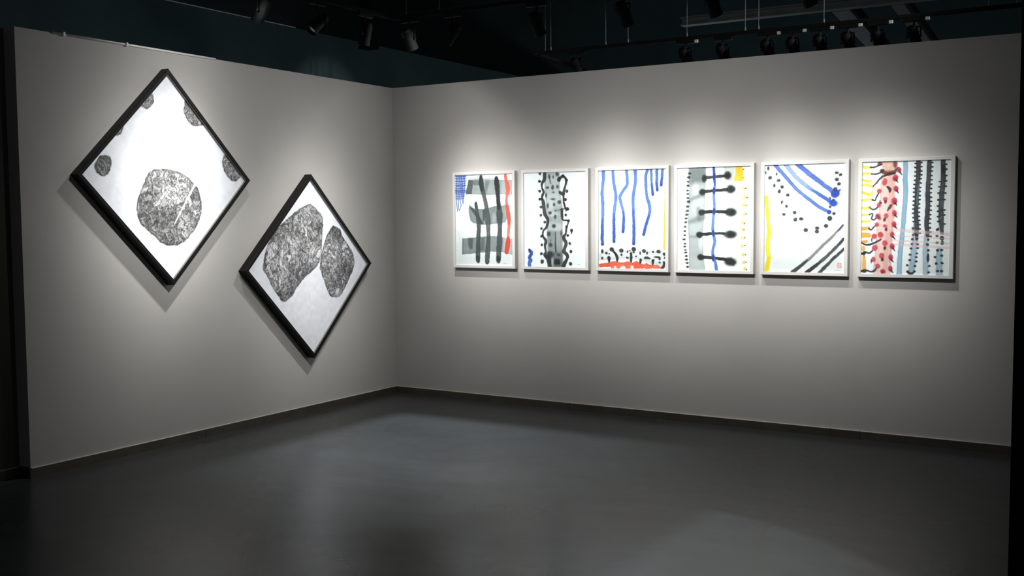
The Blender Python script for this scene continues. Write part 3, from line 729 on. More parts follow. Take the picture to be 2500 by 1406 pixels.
  ('D',(0.103,0.9),(0.017,0.0136),(58,64,64),0.9,0.0049),
  ('S',[(0.078,0.902),(0.121,0.9)],[0.0024,0.0049],(58,64,64),0.85,0.0036),
  ('D',(0.095,0.957),(0.0182,0.0146),(58,64,64),0.9,0.0049),
  ('S',[(0.07,0.96),(0.113,0.957)],[0.0024,0.0049],(58,64,64),0.85,0.0036),
  ('D',(0.104,1.012),(0.0146,0.0117),(58,64,64),0.9,0.0049),
  ('S',[(0.079,1.014),(0.122,1.012)],[0.0024,0.0049],(58,64,64),0.85,0.0036),
  ('D',(0.103,1.049),(0.017,0.0136),(58,64,64),0.9,0.0049),
  ('S',[(0.078,1.052),(0.121,1.049)],[0.0024,0.0049],(58,64,64),0.85,0.0036),
  ('D',(0.114,1.094),(0.0146,0.0117),(58,64,64),0.9,0.0049),
  ('S',[(0.089,1.097),(0.132,1.094)],[0.0024,0.0049],(58,64,64),0.85,0.0036),
  ('D',(0.118,1.133),(0.017,0.0136),(58,64,64),0.9,0.0049),
  ('S',[(0.093,1.136),(0.136,1.133)],[0.0024,0.0049],(58,64,64),0.85,0.0036),
  ('D',(0.127,1.179),(0.0182,0.0146),(58,64,64),0.9,0.0049),
  ('S',[(0.102,1.182),(0.145,1.179)],[0.0024,0.0049],(58,64,64),0.85,0.0036),
  ('D',(0.132,1.226),(0.0195,0.0156),(58,64,64),0.9,0.0049),
  ('S',[(0.107,1.228),(0.15,1.225)],[0.0024,0.0049],(58,64,64),0.85,0.0036),
  ('D',(0.141,1.272),(0.017,0.0136),(58,64,64),0.9,0.0049),
  ('S',[(0.116,1.275),(0.159,1.271)],[0.0024,0.0049],(58,64,64),0.85,0.0036),
  ('D',(0.148,1.322),(0.0182,0.0146),(58,64,64),0.9,0.0049),
  ('S',[(0.122,1.325),(0.165,1.321)],[0.0024,0.0049],(58,64,64),0.85,0.0036),
  ('P',[(0.632,-0.004),(0.791,-0.002),(0.763,0.181),(0.727,0.204),(0.657,0.202)],(196,204,200),0.75,0.017),
  ('P',[(0.791,-0.002),(0.892,-0.001),(0.903,0.196),(0.763,0.193),(0.788,0.112)],(250,222,70),0.95,0.0122),
  ('P',[(0.815,-0.001),(0.862,0.0),(0.858,0.137),(0.822,0.148)],(238,196,30),0.6,0.0243),
  ('S',[(0.857,0.05),(0.892,0.043)],[0.0085],(250,222,60),0.8,0.0073),
  ('S',[(0.858,0.154),(0.895,0.15)],[0.0085],(250,222,60),0.8,0.0073),
  ('D',(0.902,0.043),(0.0073,0.0097),(90,96,96),0.8,0.0036),
  ('D',(0.907,0.148),(0.0085,0.0073),(90,96,96),0.8,0.0036),
  ('D',(0.694,0.116),(0.0657,0.0749),(205,213,213),0.55,0.0365),
  ('D',(0.688,0.116),(0.0486,0.0535),(66,72,72),0.92,0.017),
  ('D',(0.698,0.116),(0.0292,0.0321),(44,50,50),0.8,0.017),
  ('D',(0.372,0.148),(0.034,0.0486),(50,56,56),0.92,0.0122),
  ('S',[(0.375,0.142),(0.509,0.13),(0.666,0.122)],[0.0219,0.0182,0.0207],(46,52,52),0.95,0.0049),
  ('D',(0.74,0.297),(0.0821,0.0749),(205,213,213),0.55,0.0365),
  ('D',(0.734,0.297),(0.0608,0.0535),(66,72,72),0.92,0.017),
  ('D',(0.743,0.298),(0.0365,0.0321),(44,50,50),0.8,0.017),
  ('D',(0.346,0.328),(0.0438,0.0413),(50,56,56),0.92,0.0122),
  ('S',[(0.351,0.325),(0.51,0.311),(0.68,0.3)],[0.0243,0.0182,0.0207],(46,52,52),0.95,0.0049),
  ('D',(0.74,0.598),(0.1018,0.0749),(205,213,213),0.55,0.0365),
  ('D',(0.734,0.598),(0.0754,0.0535),(66,72,72),0.92,0.017),
  ('D',(0.744,0.598),(0.0452,0.0321),(44,50,50),0.8,0.017),
  ('D',(0.339,0.597),(0.0462,0.0413),(50,56,56),0.92,0.0122),
  ('S',[(0.333,0.595),(0.511,0.587),(0.681,0.593)],[0.0255,0.0207,0.0207],(46,52,52),0.95,0.0049),
  ('D',(0.737,0.888),(0.1149,0.0715),(205,213,213),0.55,0.0365),
  ('D',(0.731,0.888),(0.0851,0.0511),(66,72,72),0.92,0.017),
  ('D',(0.741,0.888),(0.0511,0.0306),(44,50,50),0.8,0.017),
  ('D',(0.309,0.893),(0.0462,0.0413),(50,56,56),0.92,0.0122),
  ('S',[(0.309,0.893),(0.5,0.875),(0.647,0.874)],[0.0243,0.0182,0.0182],(46,52,52),0.95,0.0049),
  ('D',(0.74,1.244),(0.1051,0.0749),(205,213,213),0.55,0.0365),
  ('D',(0.734,1.245),(0.0778,0.0535),(66,72,72),0.92,0.017),
  ('D',(0.743,1.244),(0.0467,0.0321),(44,50,50),0.8,0.017),
  ('D',(0.328,1.191),(0.0486,0.0389),(50,56,56),0.92,0.0122),
  ('S',[(0.322,1.189),(0.502,1.198),(0.673,1.219)],[0.0243,0.0195,0.0207],(46,52,52),0.95,0.0049),
  ('P',[(0.673,1.195),(0.745,1.206),(0.812,1.241),(0.788,1.298),(0.746,1.292),(0.685,1.255)],(52,58,58),0.8,0.0097),
  ('S',[(0.502,-0.014),(0.507,0.128),(0.519,0.234),(0.505,0.34),(0.513,0.506),(0.509,0.601),(0.495,0.72),(0.495,0.851),(0.518,0.982),(0.496,1.102),(0.502,1.186),(0.533,1.27),(0.548,1.371)],[0.0158,0.017,0.017,0.017,0.0182,0.0182,0.0182,0.0195,0.0207,0.0195,0.0207,0.0207,0.0219],(98,152,238),0.93,0.0036),
  ('S',[(0.502,-0.014),(0.507,0.128),(0.519,0.234)],[0.0158,0.017,0.0122],(48,86,205),0.75,0.0073),
  ('S',[(0.507,0.102),(0.507,0.154)],[0.017],(44,62,150),0.8,0.0097),
  ('S',[(0.507,0.285),(0.508,0.337)],[0.017],(44,62,150),0.8,0.0097),
  ('S',[(0.511,0.56),(0.511,0.613)],[0.017],(44,62,150),0.8,0.0097),
  ('S',[(0.5,0.848),(0.5,0.901)],[0.017],(44,62,150),0.8,0.0097),
  ('S',[(0.502,1.174),(0.502,1.227)],[0.017],(44,62,150),0.8,0.0097),
  ('D',(0.904,0.289),(0.0231,0.0243),(246,228,112),0.9,0.0073),
  ('D',(0.932,0.291),(0.0097,0.0097),(92,98,98),0.9,0.0036),
  ('D',(0.922,0.408),(0.0231,0.0243),(246,228,112),0.9,0.0073),
  ('D',(0.951,0.409),(0.0097,0.0097),(92,98,98),0.9,0.0036),
  ('D',(0.903,0.511),(0.0231,0.0243),(246,228,112),0.9,0.0073),
  ('D',(0.938,0.511),(0.0097,0.0097),(92,98,98),0.9,0.0036),
  ('D',(0.916,0.624),(0.0231,0.0243),(246,228,112),0.9,0.0073),
  ('D',(0.942,0.624),(0.0097,0.0097),(92,98,98),0.9,0.0036),
  ('D',(0.898,0.733),(0.0231,0.0243),(246,228,112),0.9,0.0073),
  ('D',(0.921,0.745),(0.0097,0.0097),(92,98,98),0.9,0.0036),
  ('D',(0.894,0.827),(0.0231,0.0243),(246,228,112),0.9,0.0073),
  ('D',(0.915,0.826),(0.0097,0.0097),(92,98,98),0.9,0.0036),
  ('D',(0.891,0.929),(0.0231,0.0243),(246,228,112),0.9,0.0073),
  ('D',(0.923,0.929),(0.0097,0.0097),(92,98,98),0.9,0.0036),
  ('D',(0.892,1.036),(0.0231,0.0243),(246,228,112),0.9,0.0073),
  ('D',(0.926,1.03),(0.0097,0.0097),(92,98,98),0.9,0.0036),
  ('D',(0.908,1.151),(0.0231,0.0243),(246,228,112),0.9,0.0073),
  ('D',(0.939,1.149),(0.0097,0.0097),(92,98,98),0.9,0.0036),
  ('D',(0.917,1.251),(0.0231,0.0243),(246,228,112),0.9,0.0073),
  ('D',(0.944,1.248),(0.0097,0.0097),(92,98,98),0.9,0.0036),
  ('D',(0.93,1.339),(0.0231,0.0243),(246,228,112),0.9,0.0073),
  ('D',(0.951,1.347),(0.0097,0.0097),(92,98,98),0.9,0.0036)],
 [('P',[(0.0,0.686),(0.338,0.831),(0.645,0.914),(0.991,0.876),(1.0,1.363),(0.004,1.362)],(222,230,230),0.55,0.1054),
  ('S',[(0.033,0.076),(0.166,0.2),(0.263,0.371),(0.276,0.516)],[0.0527],(216,223,223),0.7,0.014),
  ('S',[(0.384,0.613),(0.455,0.662),(0.527,0.819),(0.656,0.866),(0.784,0.806),(0.863,0.674)],[0.041,0.0468,0.0644,0.0644,0.0585,0.0351],(216,223,223),0.7,0.014),
  ('S',[(0.902,0.118),(0.904,0.26)],[0.0351],(216,223,223),0.7,0.014),
  ('D',(0.045,0.042),(0.014,0.0258),(68,74,74),0.93,0.0059),
  ('D',(0.011,0.094),(0.0094,0.0164),(68,74,74),0.93,0.0059),
  ('D',(0.07,0.162),(0.0246,0.0222),(68,74,74),0.93,0.0059),
  ('D',(0.151,0.117),(0.0094,0.0211),(68,74,74),0.93,0.0059),
  ('D',(0.178,0.196),(0.0246,0.0199),(68,74,74),0.93,0.0059),
  ('D',(0.122,0.262),(0.0164,0.0222),(68,74,74),0.93,0.0059),
  ('D',(0.224,0.282),(0.0222,0.0199),(68,74,74),0.93,0.0059),
  ('D',(0.186,0.336),(0.0187,0.0246),(68,74,74),0.93,0.0059),
  ('D',(0.294,0.386),(0.0222,0.0199),(68,74,74),0.93,0.0059),
  ('D',(0.222,0.476),(0.014,0.0234),(68,74,74),0.93,0.0059),
  ('D',(0.28,0.526),(0.0187,0.0187),(68,74,74),0.93,0.0059),
  ('D',(0.247,0.631),(0.0222,0.0199),(68,74,74),0.93,0.0059),
  ('D',(0.384,0.61),(0.0246,0.0222),(68,74,74),0.93,0.0059),
  ('D',(0.393,0.698),(0.0246,0.0234),(68,74,74),0.93,0.0059),
  ('D',(0.47,0.688),(0.0269,0.0222),(68,74,74),0.93,0.0059),
  ('D',(0.527,0.828),(0.0269,0.0234),(68,74,74),0.93,0.0059),
  ('D',(0.667,0.803),(0.0258,0.0199),(68,74,74),0.93,0.0059),
  ('D',(0.664,0.845),(0.0234,0.0246),(68,74,74),0.93,0.0059),
  ('D',(0.777,0.778),(0.0246,0.0222),(68,74,74),0.93,0.0059),
  ('D',(0.819,0.683),(0.0293,0.0304),(68,74,74),0.93,0.0059),
  ('D',(0.868,0.624),(0.0222,0.0187),(68,74,74),0.93,0.0059),
  ('D',(0.823,0.543),(0.0152,0.0152),(68,74,74),0.93,0.0059),
  ('D',(0.897,0.12),(0.0222,0.0152),(68,74,74),0.93,0.0059),
  ('D',(0.944,0.146),(0.0199,0.0176),(68,74,74),0.93,0.0059),
  ('D',(0.903,0.203),(0.0234,0.0187),(68,74,74),0.93,0.0059),
  ('D',(0.927,0.26),(0.0222,0.0187),(68,74,74),0.93,0.0059),
  ('S',[(0.129,-0.009),(0.144,0.015),(0.274,0.165),(0.417,0.324),(0.583,0.458),(0.712,0.555),(0.81,0.605)],[0.0258,0.0246,0.0222,0.0211,0.0211,0.0211,0.0199],(104,140,232),0.92,0.0047),
  ('S',[(0.263,-0.006),(0.38,0.143),(0.522,0.272),(0.675,0.375),(0.791,0.454),(0.861,0.496)],[0.0269,0.0258,0.0234,0.0234,0.0234,0.0293],(142,180,242),0.92,0.0059),
  ('S',[(0.263,-0.003),(0.38,0.143),(0.522,0.272)],[0.0234,0.0211,0.0117],(190,212,248),0.6,0.0117),
  ('S',[(0.593,0.321),(0.675,0.375),(0.791,0.454),(0.861,0.496)],[0.0059,0.0176,0.0234,0.0258],(70,112,228),0.7,0.0094),
  ('S',[(0.408,-0.014),(0.544,0.111),(0.697,0.233),(0.825,0.33),(0.877,0.378)],[0.0328,0.0293,0.0269,0.0269,0.0351],(86,124,232),0.92,0.0047),
  ('D',(0.81,0.606),(0.0258,0.0269),(52,82,212),0.85,0.007),
  ('D',(0.859,0.496),(0.0538,0.0398),(52,98,226),0.9,0.0117),
  ('D',(0.883,0.38),(0.0538,0.0515),(56,88,214),0.93,0.0094),
  ('S',[(0.894,0.378),(0.945,0.325)],[0.0293,0.0047],(56,88,214),0.9,0.007),
  ('D',(0.884,0.322),(0.0258,0.0234),(58,64,90),0.85,0.0094),
  ('D',(0.86,0.455),(0.0187,0.014),(70,76,100),0.8,0.0059),
  ('D',(0.821,0.432),(0.0164,0.014),(66,72,90),0.8,0.0059),
  ('S',[(0.023,0.405),(0.034,0.588),(0.054,0.747),(0.057,0.882),(0.041,1.054),(0.059,1.189),(0.031,1.364)],[0.0234,0.0234,0.0234,0.0246,0.0234,0.0269,0.0304],(248,232,52),0.95,0.0047),
  ('S',[(0.033,0.514),(0.054,0.735)],[0.0059,0.014],(246,236,120),0.6,0.0117),
  ('S',[(0.059,1.189),(0.031,1.364)],[0.0176,0.0211],(246,220,10),0.6,0.0117),
  ('S',[(0.981,0.77),(0.865,0.901),(0.716,1.046),(0.601,1.168),(0.484,1.267),(0.366,1.369)],[0.0117,0.0152,0.0164,0.0176,0.0199,0.0258],(150,154,154),0.92,0.0047),
  ('S',[(0.554,1.211),(0.472,1.279),(0.366,1.369)],[0.0082,0.0187,0.0258],(66,70,70),0.85,0.0094),
  ('S',[(0.983,0.767),(0.922,0.839)],[0.0105,0.007],(90,94,94),0.8,0.007),
  ('S',[(0.989,0.942),(0.867,1.08),(0.741,1.202),(0.625,1.301),(0.538,1.373)],[0.0176,0.0187,0.0199,0.0222,0.0269],(88,92,92),0.92,0.0047),
  ('S',[(0.718,1.221),(0.625,1.301),(0.538,1.373)],[0.0059,0.0152,0.0234],(50,54,54),0.7,0.0094),
  ('S',[(0.989,0.942),(0.935,0.996)],[0.0164,0.0082],(56,60,60),0.7,0.0094),
  ('S',[(0.997,1.064),(0.857,1.2),(0.696,1.369)],[0.0164,0.0187,0.0199],(64,68,68),0.92,0.0047),
  ('P',[(0.917,1.237),(0.97,1.237),(0.971,1.301),(0.918,1.302)],(238,176,172),0.9,0.0035),
  ('S',[(0.926,1.247),(0.927,1.295)],[0.0023],(246,214,208),0.8,0.0023),
  ('S',[(0.944,1.244),(0.944,1.297)],[0.0023],(246,214,208),0.8,0.0023),
  ('S',[(0.961,1.246),(0.961,1.294)],[0.0023],(246,214,208),0.8,0.0023),
  ('S',[(0.922,1.259),(0.966,1.258)],[0.0023],(246,214,208),0.8,0.0023),
  ('S',[(0.922,1.28),(0.966,1.28)],[0.0023],(246,214,208),0.8,0.0023),
  ('S',[(0.887,1.329),(0.904,1.334),(0.927,1.331),(0.95,1.334)],[0.0023],(160,164,164),0.8,0.0023)],
 [('S',[(0.0,0.034),(0.01,0.06),(0.053,0.068),(0.101,0.067)],[0.0117,0.0152,0.0164,0.0105],(246,228,84),0.93,0.0047),
  ('S',[(0.001,0.152),(0.06,0.137),(0.112,0.15)],[0.0175,0.0152,0.0094],(246,228,84),0.93,0.0047),
  ('S',[(0.002,0.215),(0.061,0.235),(0.105,0.231)],[0.014,0.0164,0.0117],(246,228,84),0.93,0.0047),
  ('S',[(0.003,0.281),(0.068,0.28),(0.129,0.312)],[0.0152,0.0164,0.0117],(246,228,84),0.93,0.0047),
  ('S',[(0.003,0.364),(0.063,0.394),(0.102,0.397),(0.124,0.366)],[0.014,0.0175,0.0164,0.0094],(246,228,84),0.93,0.0047),
  ('S',[(-0.001,0.47),(0.063,0.458),(0.125,0.461)],[0.014,0.014,0.0094],(246,228,84),0.93,0.0047),
  ('S',[(0.0,0.555),(0.052,0.564),(0.095,0.549)],[0.0152,0.0187,0.0129],(246,228,84),0.93,0.0047),
  ('S',[(-0.002,0.648),(0.09,0.638)],[0.0152,0.0094],(246,228,84),0.93,0.0047),
  ('S',[(-0.001,0.727),(0.097,0.722)],[0.0175,0.0129],(246,228,84),0.93,0.0047),
  ('S',[(0.002,0.218),(0.061,0.235)],[0.0058,0.0082],(240,214,30),0.5,0.0058),
  ('S',[(0.003,0.37),(0.087,0.395)],[0.0058,0.0094],(232,220,20),0.5,0.007),
  ('S',[(-0.0,0.814),(0.086,0.803)],[0.0234,0.0164],(246,174,76),0.93,0.0058),
  ('S',[(0.001,0.891),(0.086,0.895)],[0.0304,0.0292],(246,184,84),0.93,0.007),
  ('S',[(0.004,0.977),(0.068,0.969)],[0.0199,0.0129],(246,168,90),0.93,0.0058),
  ('D',(0.026,1.057),(0.021,0.0351),(246,190,100),0.9,0.007),
  ('S',[(0.033,1.149),(0.039,1.303)],[0.0164,0.0245],(246,186,92),0.93,0.0058),
  ('D',(0.094,0.552),(0.0129,0.0129),(238,130,60),0.85,0.0047),
  ('D',(0.09,0.638),(0.0129,0.0129),(238,130,60),0.85,0.0047),
  ('D',(0.13,0.289),(0.0129,0.0129),(238,130,60),0.85,0.0047),
  ('D',(0.099,0.069),(0.0129,0.0129),(238,130,60),0.85,0.0047),
  ('D',(0.109,0.147),(0.0129,0.0129),(238,130,60),0.85,0.0047),
  ('D',(0.122,0.458),(0.0129,0.0129),(238,130,60),0.85,0.0047),
  ('D',(0.086,0.81),(0.0129,0.0129),(238,130,60),0.85,0.0047),
  ('P',[(0.235,-0.007),(0.394,-0.006),(0.385,0.34),(0.382,0.639),(0.362,0.966),(0.347,1.373),(0.143,1.374),(0.161,1.096),(0.171,0.841),(0.199,0.588),(0.211,0.336),(0.221,0.148)],(236,196,188),0.92,0.007),
  ('S',[(0.326,0.151),(0.325,0.589),(0.3,0.966),(0.28,1.347)],[0.0234,0.0257,0.0292,0.0292],(226,176,168),0.5,0.0164),
  ('S',[(0.23,0.714),(0.203,0.968),(0.188,1.35)],[0.0117,0.0152,0.0234],(240,206,196),0.5,0.0117),
  ('S',[(0.357,0.214),(0.356,0.639),(0.332,1.219)],[0.0082,0.0094,0.0094],(220,160,156),0.5,0.007),
  ('P',[(0.241,-0.006),(0.372,-0.006),(0.35,0.102),(0.26,0.112)],(238,200,172),0.8,0.0164),
  ('D',(0.205,0.025),(0.0304,0.0234),(140,50,66),0.88,0.0094),
  ('D',(0.379,0.038),(0.0234,0.0468),(140,62,66),0.8,0.0117),
  ('S',[(0.22,0.111),(0.26,0.137),(0.309,0.148),(0.374,0.125),(0.411,0.085)],[0.021,0.0199,0.021,0.0199,0.0152],(92,56,52),0.82,0.0094),
  ('S',[(0.26,0.118),(0.35,0.121)],[0.0117,0.0129],(170,100,80),0.6,0.0117),
  ('S',[(0.099,0.069),(0.145,0.064),(0.187,0.047),(0.22,0.033)],[0.0082],(56,58,60),0.93,0.0047),
  ('S',[(0.112,0.145),(0.158,0.151),(0.206,0.135),(0.248,0.101)],[0.0082],(56,58,60),0.93,0.0047),
  ('S',[(0.13,0.294),(0.174,0.247),(0.219,0.192),(0.279,0.165),(0.374,0.143)],[0.007,0.0088,0.0105,0.0117,0.0117],(56,58,60),0.93,0.0047),
  ('S',[(0.122,0.461),(0.151,0.468),(0.167,0.424),(0.197,0.374)],[0.0082],(56,58,60),0.93,0.0047),
  ('S',[(0.095,0.556),(0.138,0.58),(0.18,0.556),(0.225,0.5)],[0.007,0.0099,0.0094,0.0129],(56,58,60),0.93,0.0047),
  ('S',[(0.095,0.638),(0.121,0.628),(0.129,0.648),(0.117,0.689),(0.145,0.708),(0.175,0.674)],[0.0082],(56,58,60),0.93,0.0047),
  ('S',[(0.086,0.814),(0.118,0.826),(0.152,0.784),(0.186,0.759)],[0.0088],(56,58,60),0.93,0.0047),
  ('S',[(0.002,0.986),(0.056,1.008),(0.142,0.991),(0.229,0.942)],[0.0082,0.0105,0.0117,0.0088],(56,58,60),0.93,0.0047),
  ('S',[(0.008,1.118),(0.051,1.098),(0.092,1.112),(0.131,1.077)],[0.0129,0.0094,0.0105,0.0082],(56,58,60),0.93,0.0047),
  ('S',[(0.005,1.33),(0.047,1.318),(0.109,1.337),(0.16,1.325),(0.188,1.286)],[0.014,0.0105,0.0094,0.0117,0.0082],(56,58,60),0.93,0.0047),
  ('D',(0.032,1.117),(0.0234,0.021),(50,56,56),0.9,0.0058),
  ('D',(0.037,1.337),(0.0304,0.0164),(50,56,56),0.9,0.0058),
  ('D',(0.423,0.107),(0.0238,0.0309),(206,66,84),0.9,0.0082),
  ('D',(0.428,0.117),(0.014,0.0168),(186,36,62),0.6,0.0094),
  ('S',[(0.433,0.134),(0.455,0.162)],[0.0105,0.0047],(62,46,52),0.9,0.0047),
  ('D',(0.382,0.203),(0.0318,0.0411),(206,66,84),0.9,0.0082),
  ('D',(0.387,0.213),(0.0187,0.0224),(186,36,62),0.6,0.0094),
  ('S',[(0.392,0.23),(0.413,0.258)],[0.0105,0.0047],(62,46,52),0.9,0.0047),
  ('D',(0.393,0.331),(0.0278,0.036),(206,66,84),0.9,0.0082),
  ('D',(0.398,0.341),(0.0164,0.0196),(186,36,62),0.6,0.0094),
  ('S',[(0.403,0.359),(0.424,0.386)],[0.0105,0.0047],(62,46,52),0.9,0.0047),
  ('D',(0.375,0.477),(0.0338,0.0437),(206,66,84),0.9,0.0082),
  ('D',(0.38,0.487),(0.0199,0.0238),(186,36,62),0.6,0.0094),
  ('S',[(0.385,0.504),(0.407,0.532)],[0.0105,0.0047],(62,46,52),0.9,0.0047),
  ('D',(0.38,0.627),(0.0298,0.0386),(206,66,84),0.9,0.0082),
  ('D',(0.384,0.637),(0.0175,0.021),(186,36,62),0.6,0.0094),
  ('S',[(0.389,0.654),(0.411,0.682)],[0.0105,0.0047],(62,46,52),0.9,0.0047),
  ('D',(0.376,0.758),(0.0278,0.036),(206,66,84),0.9,0.0082),
  ('D',(0.381,0.768),(0.0164,0.0196),(186,36,62),0.6,0.0094),
  ('S',[(0.386,0.786),(0.408,0.813)],[0.0105,0.0047],(62,46,52),0.9,0.0047),
  ('D',(0.359,0.884),(0.0278,0.036),(206,66,84),0.9,0.0082),
  ('D',(0.364,0.894),(0.0164,0.0196),(186,36,62),0.6,0.0094),
  ('S',[(0.369,0.911),(0.39,0.939)],[0.0105,0.0047],(62,46,52),0.9,0.0047),
  ('D',(0.36,1.026),(0.0278,0.036),(206,66,84),0.9,0.0082),
  ('D',(0.365,1.036),(0.0164,0.0196),(186,36,62),0.6,0.0094),
  ('S',[(0.37,1.054),(0.392,1.081)],[0.0105,0.0047],(62,46,52),0.9,0.0047),
  ('D',(0.344,1.161),(0.0278,0.036),(206,66,84),0.9,0.0082),
  ('D',(0.349,1.171),(0.0164,0.0196),(186,36,62),0.6,0.0094),
  ('S',[(0.354,1.189),(0.376,1.216)],[0.0105,0.0047],(62,46,52),0.9,0.0047),
  ('D',(0.342,1.294),(0.0258,0.0334),(206,66,84),0.9,0.0082),
  ('D',(0.347,1.304),(0.0152,0.0182),(186,36,62),0.6,0.0094),
  ('S',[(0.352,1.322),(0.374,1.349)],[0.0105,0.0047],(62,46,52),0.9,0.0047),
  ('D',(0.262,0.247),(0.0281,0.0468),(208,76,88),0.88,0.0094),
  ('D',(0.272,0.453),(0.0281,0.0257),(208,76,88),0.88,0.0094),
  ('D',(0.276,0.485),(0.0164,0.0234),(70,52,56),0.88,0.007),
  ('D',(0.284,0.658),(0.0281,0.0327),(208,76,88),0.88,0.0094),
  ('D',(0.267,0.704),(0.0164,0.0234),(70,52,56),0.88,0.007),
  ('D',(0.273,0.777),(0.0257,0.0187),(208,76,88),0.88,0.0094),
  ('D',(0.286,0.818),(0.0164,0.0234),(70,52,56),0.88,0.007),
  ('D',(0.276,0.986),(0.0304,0.0351),(208,76,88),0.88,0.0094),
  ('D',(0.273,1.045),(0.0164,0.0234),(70,52,56),0.88,0.007),
  ('D',(0.241,1.138),(0.0304,0.0351),(208,76,88),0.88,0.0094),
  ('D',(0.248,1.185),(0.0164,0.0234),(70,52,56),0.88,0.007),
  ('D',(0.26,1.33),(0.0304,0.0281),(208,76,88),0.88,0.0094),
  ('D',(0.224,0.889),(0.0327,0.0351),(208,76,88),0.88,0.0094),
  ('S',[(0.295,0.307),(0.323,0.338),(0.319,0.373)],[0.0117,0.0187,0.0082],(72,58,60),0.9,0.0058),
  ('S',[(0.34,0.529),(0.321,0.557),(0.3,0.591)],[0.0152,0.0175,0.0094],(84,56,64),0.9,0.0058),
  ('D',(0.258,1.337),(0.0234,0.0187),(180,40,60),0.7,0.007),
  ('D',(0.199,0.354),(0.0252,0.0281),(212,84,100),0.9,0.0082),
  ('D',(0.198,0.525),(0.0274,0.0304),(212,84,100),0.9,0.0082),
  ('D',(0.188,0.664),(0.0316,0.0351),(212,84,100),0.9,0.0082),
  ('D',(0.179,0.762),(0.0252,0.0281),(212,84,100),0.9,0.0082),
  ('D',(0.149,0.907),(0.0295,0.0327),(212,84,100),0.9,0.0082),
  ('D',(0.16,1.045),(0.0337,0.0374),(212,84,100),0.9,0.0082),
  ('D',(0.146,1.188),(0.0274,0.0304),(212,84,100),0.9,0.0082),
  ('D',(0.196,1.267),(0.0274,0.0304),(212,84,100),0.9,0.0082),
  ('S',[(0.173,0.651),(0.212,0.689)],[0.0117,0.0175],(120,36,56),0.6,0.0094),
  ('S',[(0.122,0.938),(0.122,0.969)],[0.0082,0.0058],(66,48,54),0.85,0.0047),
  ('S',[(0.122,1.198),(0.122,1.229)],[0.0082,0.0058],(66,48,54),0.85,0.0047),
  ('S',[(0.21,0.472),(0.21,0.502)],[0.0082,0.0058],(66,48,54),0.85,0.0047),
  ('S',[(0.496,-0.014),(0.495,0.218),(0.502,0.379),(0.492,0.59),(0.481,0.777),(0.464,0.964),(0.45,1.153),(0.445,1.369)],[0.0257,0.0269,0.0281,0.0269,0.0257,0.0269,0.0292,0.0304],(164,212,240),0.93,0.0047),
  ('S',[(0.617,0.758),(0.616,0.962),(0.594,1.212),(0.578,1.356)],[0.0234,0.0327,0.0351,0.0351],(172,206,230),0.85,0.0094),
  ('S',[(0.639,-0.001),(0.639,0.16),(0.63,0.344),(0.626,0.492),(0.623,0.64),(0.634,0.789),(0.636,0.943)],[0.0245,0.0257,0.0257,0.0245,0.0257,0.0269,0.0152],(70,73,78),0.93,0.0047),
  ('S',[(0.618,0.863),(0.636,0.912)],[0.0129,0.0175],(62,66,70),0.85,0.007),
  ('S',[(0.623,0.037),(0.607,0.037)],[0.0082,0.0082],(58,62,66),0.9,0.0035),
  ('D',(0.602,0.036),(0.0105,0.0105),(58,62,66),0.9,0.0035),
  ('S',[(0.623,0.086),(0.607,0.086)],[0.0082,0.0082],(58,62,66),0.9,0.0035),
  ('D',(0.602,0.085),(0.0105,0.0105),(58,62,66),0.9,0.0035),
  ('S',[(0.623,0.135),(0.606,0.135)],[0.0082,0.0082],(58,62,66),0.9,0.0035),
  ('D',(0.602,0.135),(0.0105,0.0105),(58,62,66),0.9,0.0035),
  ('S',[(0.621,0.184),(0.605,0.184)],[0.0082,0.0082],(58,62,66),0.9,0.0035),
  ('D',(0.601,0.184),(0.0105,0.0105),(58,62,66),0.9,0.0035),
  ('S',[(0.619,0.233),(0.603,0.233)],[0.0082,0.0082],(58,62,66),0.9,0.0035),
  ('D',(0.598,0.233),(0.0105,0.0105),(58,62,66),0.9,0.0035),
  ('S',[(0.617,0.282),(0.6,0.282)],[0.0082,0.0082],(58,62,66),0.9,0.0035),
  ('D',(0.596,0.282),(0.0105,0.0105),(58,62,66),0.9,0.0035),
  ('S',[(0.614,0.332),(0.598,0.331)],[0.0082,0.0082],(58,62,66),0.9,0.0035),
  ('D',(0.593,0.331),(0.0105,0.0105),(58,62,66),0.9,0.0035),
  ('S',[(0.613,0.381),(0.596,0.381)],[0.0082,0.0082],(58,62,66),0.9,0.0035),
  ('D',(0.592,0.381),(0.0105,0.0105),(58,62,66),0.9,0.0035),
  ('S',[(0.611,0.43),(0.595,0.43)],[0.0082,0.0082],(58,62,66),0.9,0.0035),
  ('D',(0.59,0.43),(0.0105,0.0105),(58,62,66),0.9,0.0035),
  ('S',[(0.61,0.479),(0.594,0.479)],[0.0082,0.0082],(58,62,66),0.9,0.0035),
  ('D',(0.589,0.479),(0.0105,0.0105),(58,62,66),0.9,0.0035),
  ('S',[(0.609,0.529),(0.593,0.529)],[0.0082,0.0082],(58,62,66),0.9,0.0035),
  ('D',(0.588,0.529),(0.0105,0.0105),(58,62,66),0.9,0.0035),
  ('S',[(0.608,0.578),(0.592,0.578)],[0.0082,0.0082],(58,62,66),0.9,0.0035),
  ('D',(0.587,0.578),(0.0105,0.0105),(58,62,66),0.9,0.0035),
  ('S',[(0.607,0.628),(0.591,0.628)],[0.0082,0.0082],(58,62,66),0.9,0.0035),
  ('D',(0.586,0.628),(0.0105,0.0105),(58,62,66),0.9,0.0035),
  ('S',[(0.61,0.677),(0.593,0.677)],[0.0082,0.0082],(58,62,66),0.9,0.0035),
  ('D',(0.589,0.677),(0.0105,0.0105),(58,62,66),0.9,0.0035),
  ('S',[(0.613,0.727),(0.597,0.727)],[0.0082,0.0082],(58,62,66),0.9,0.0035),
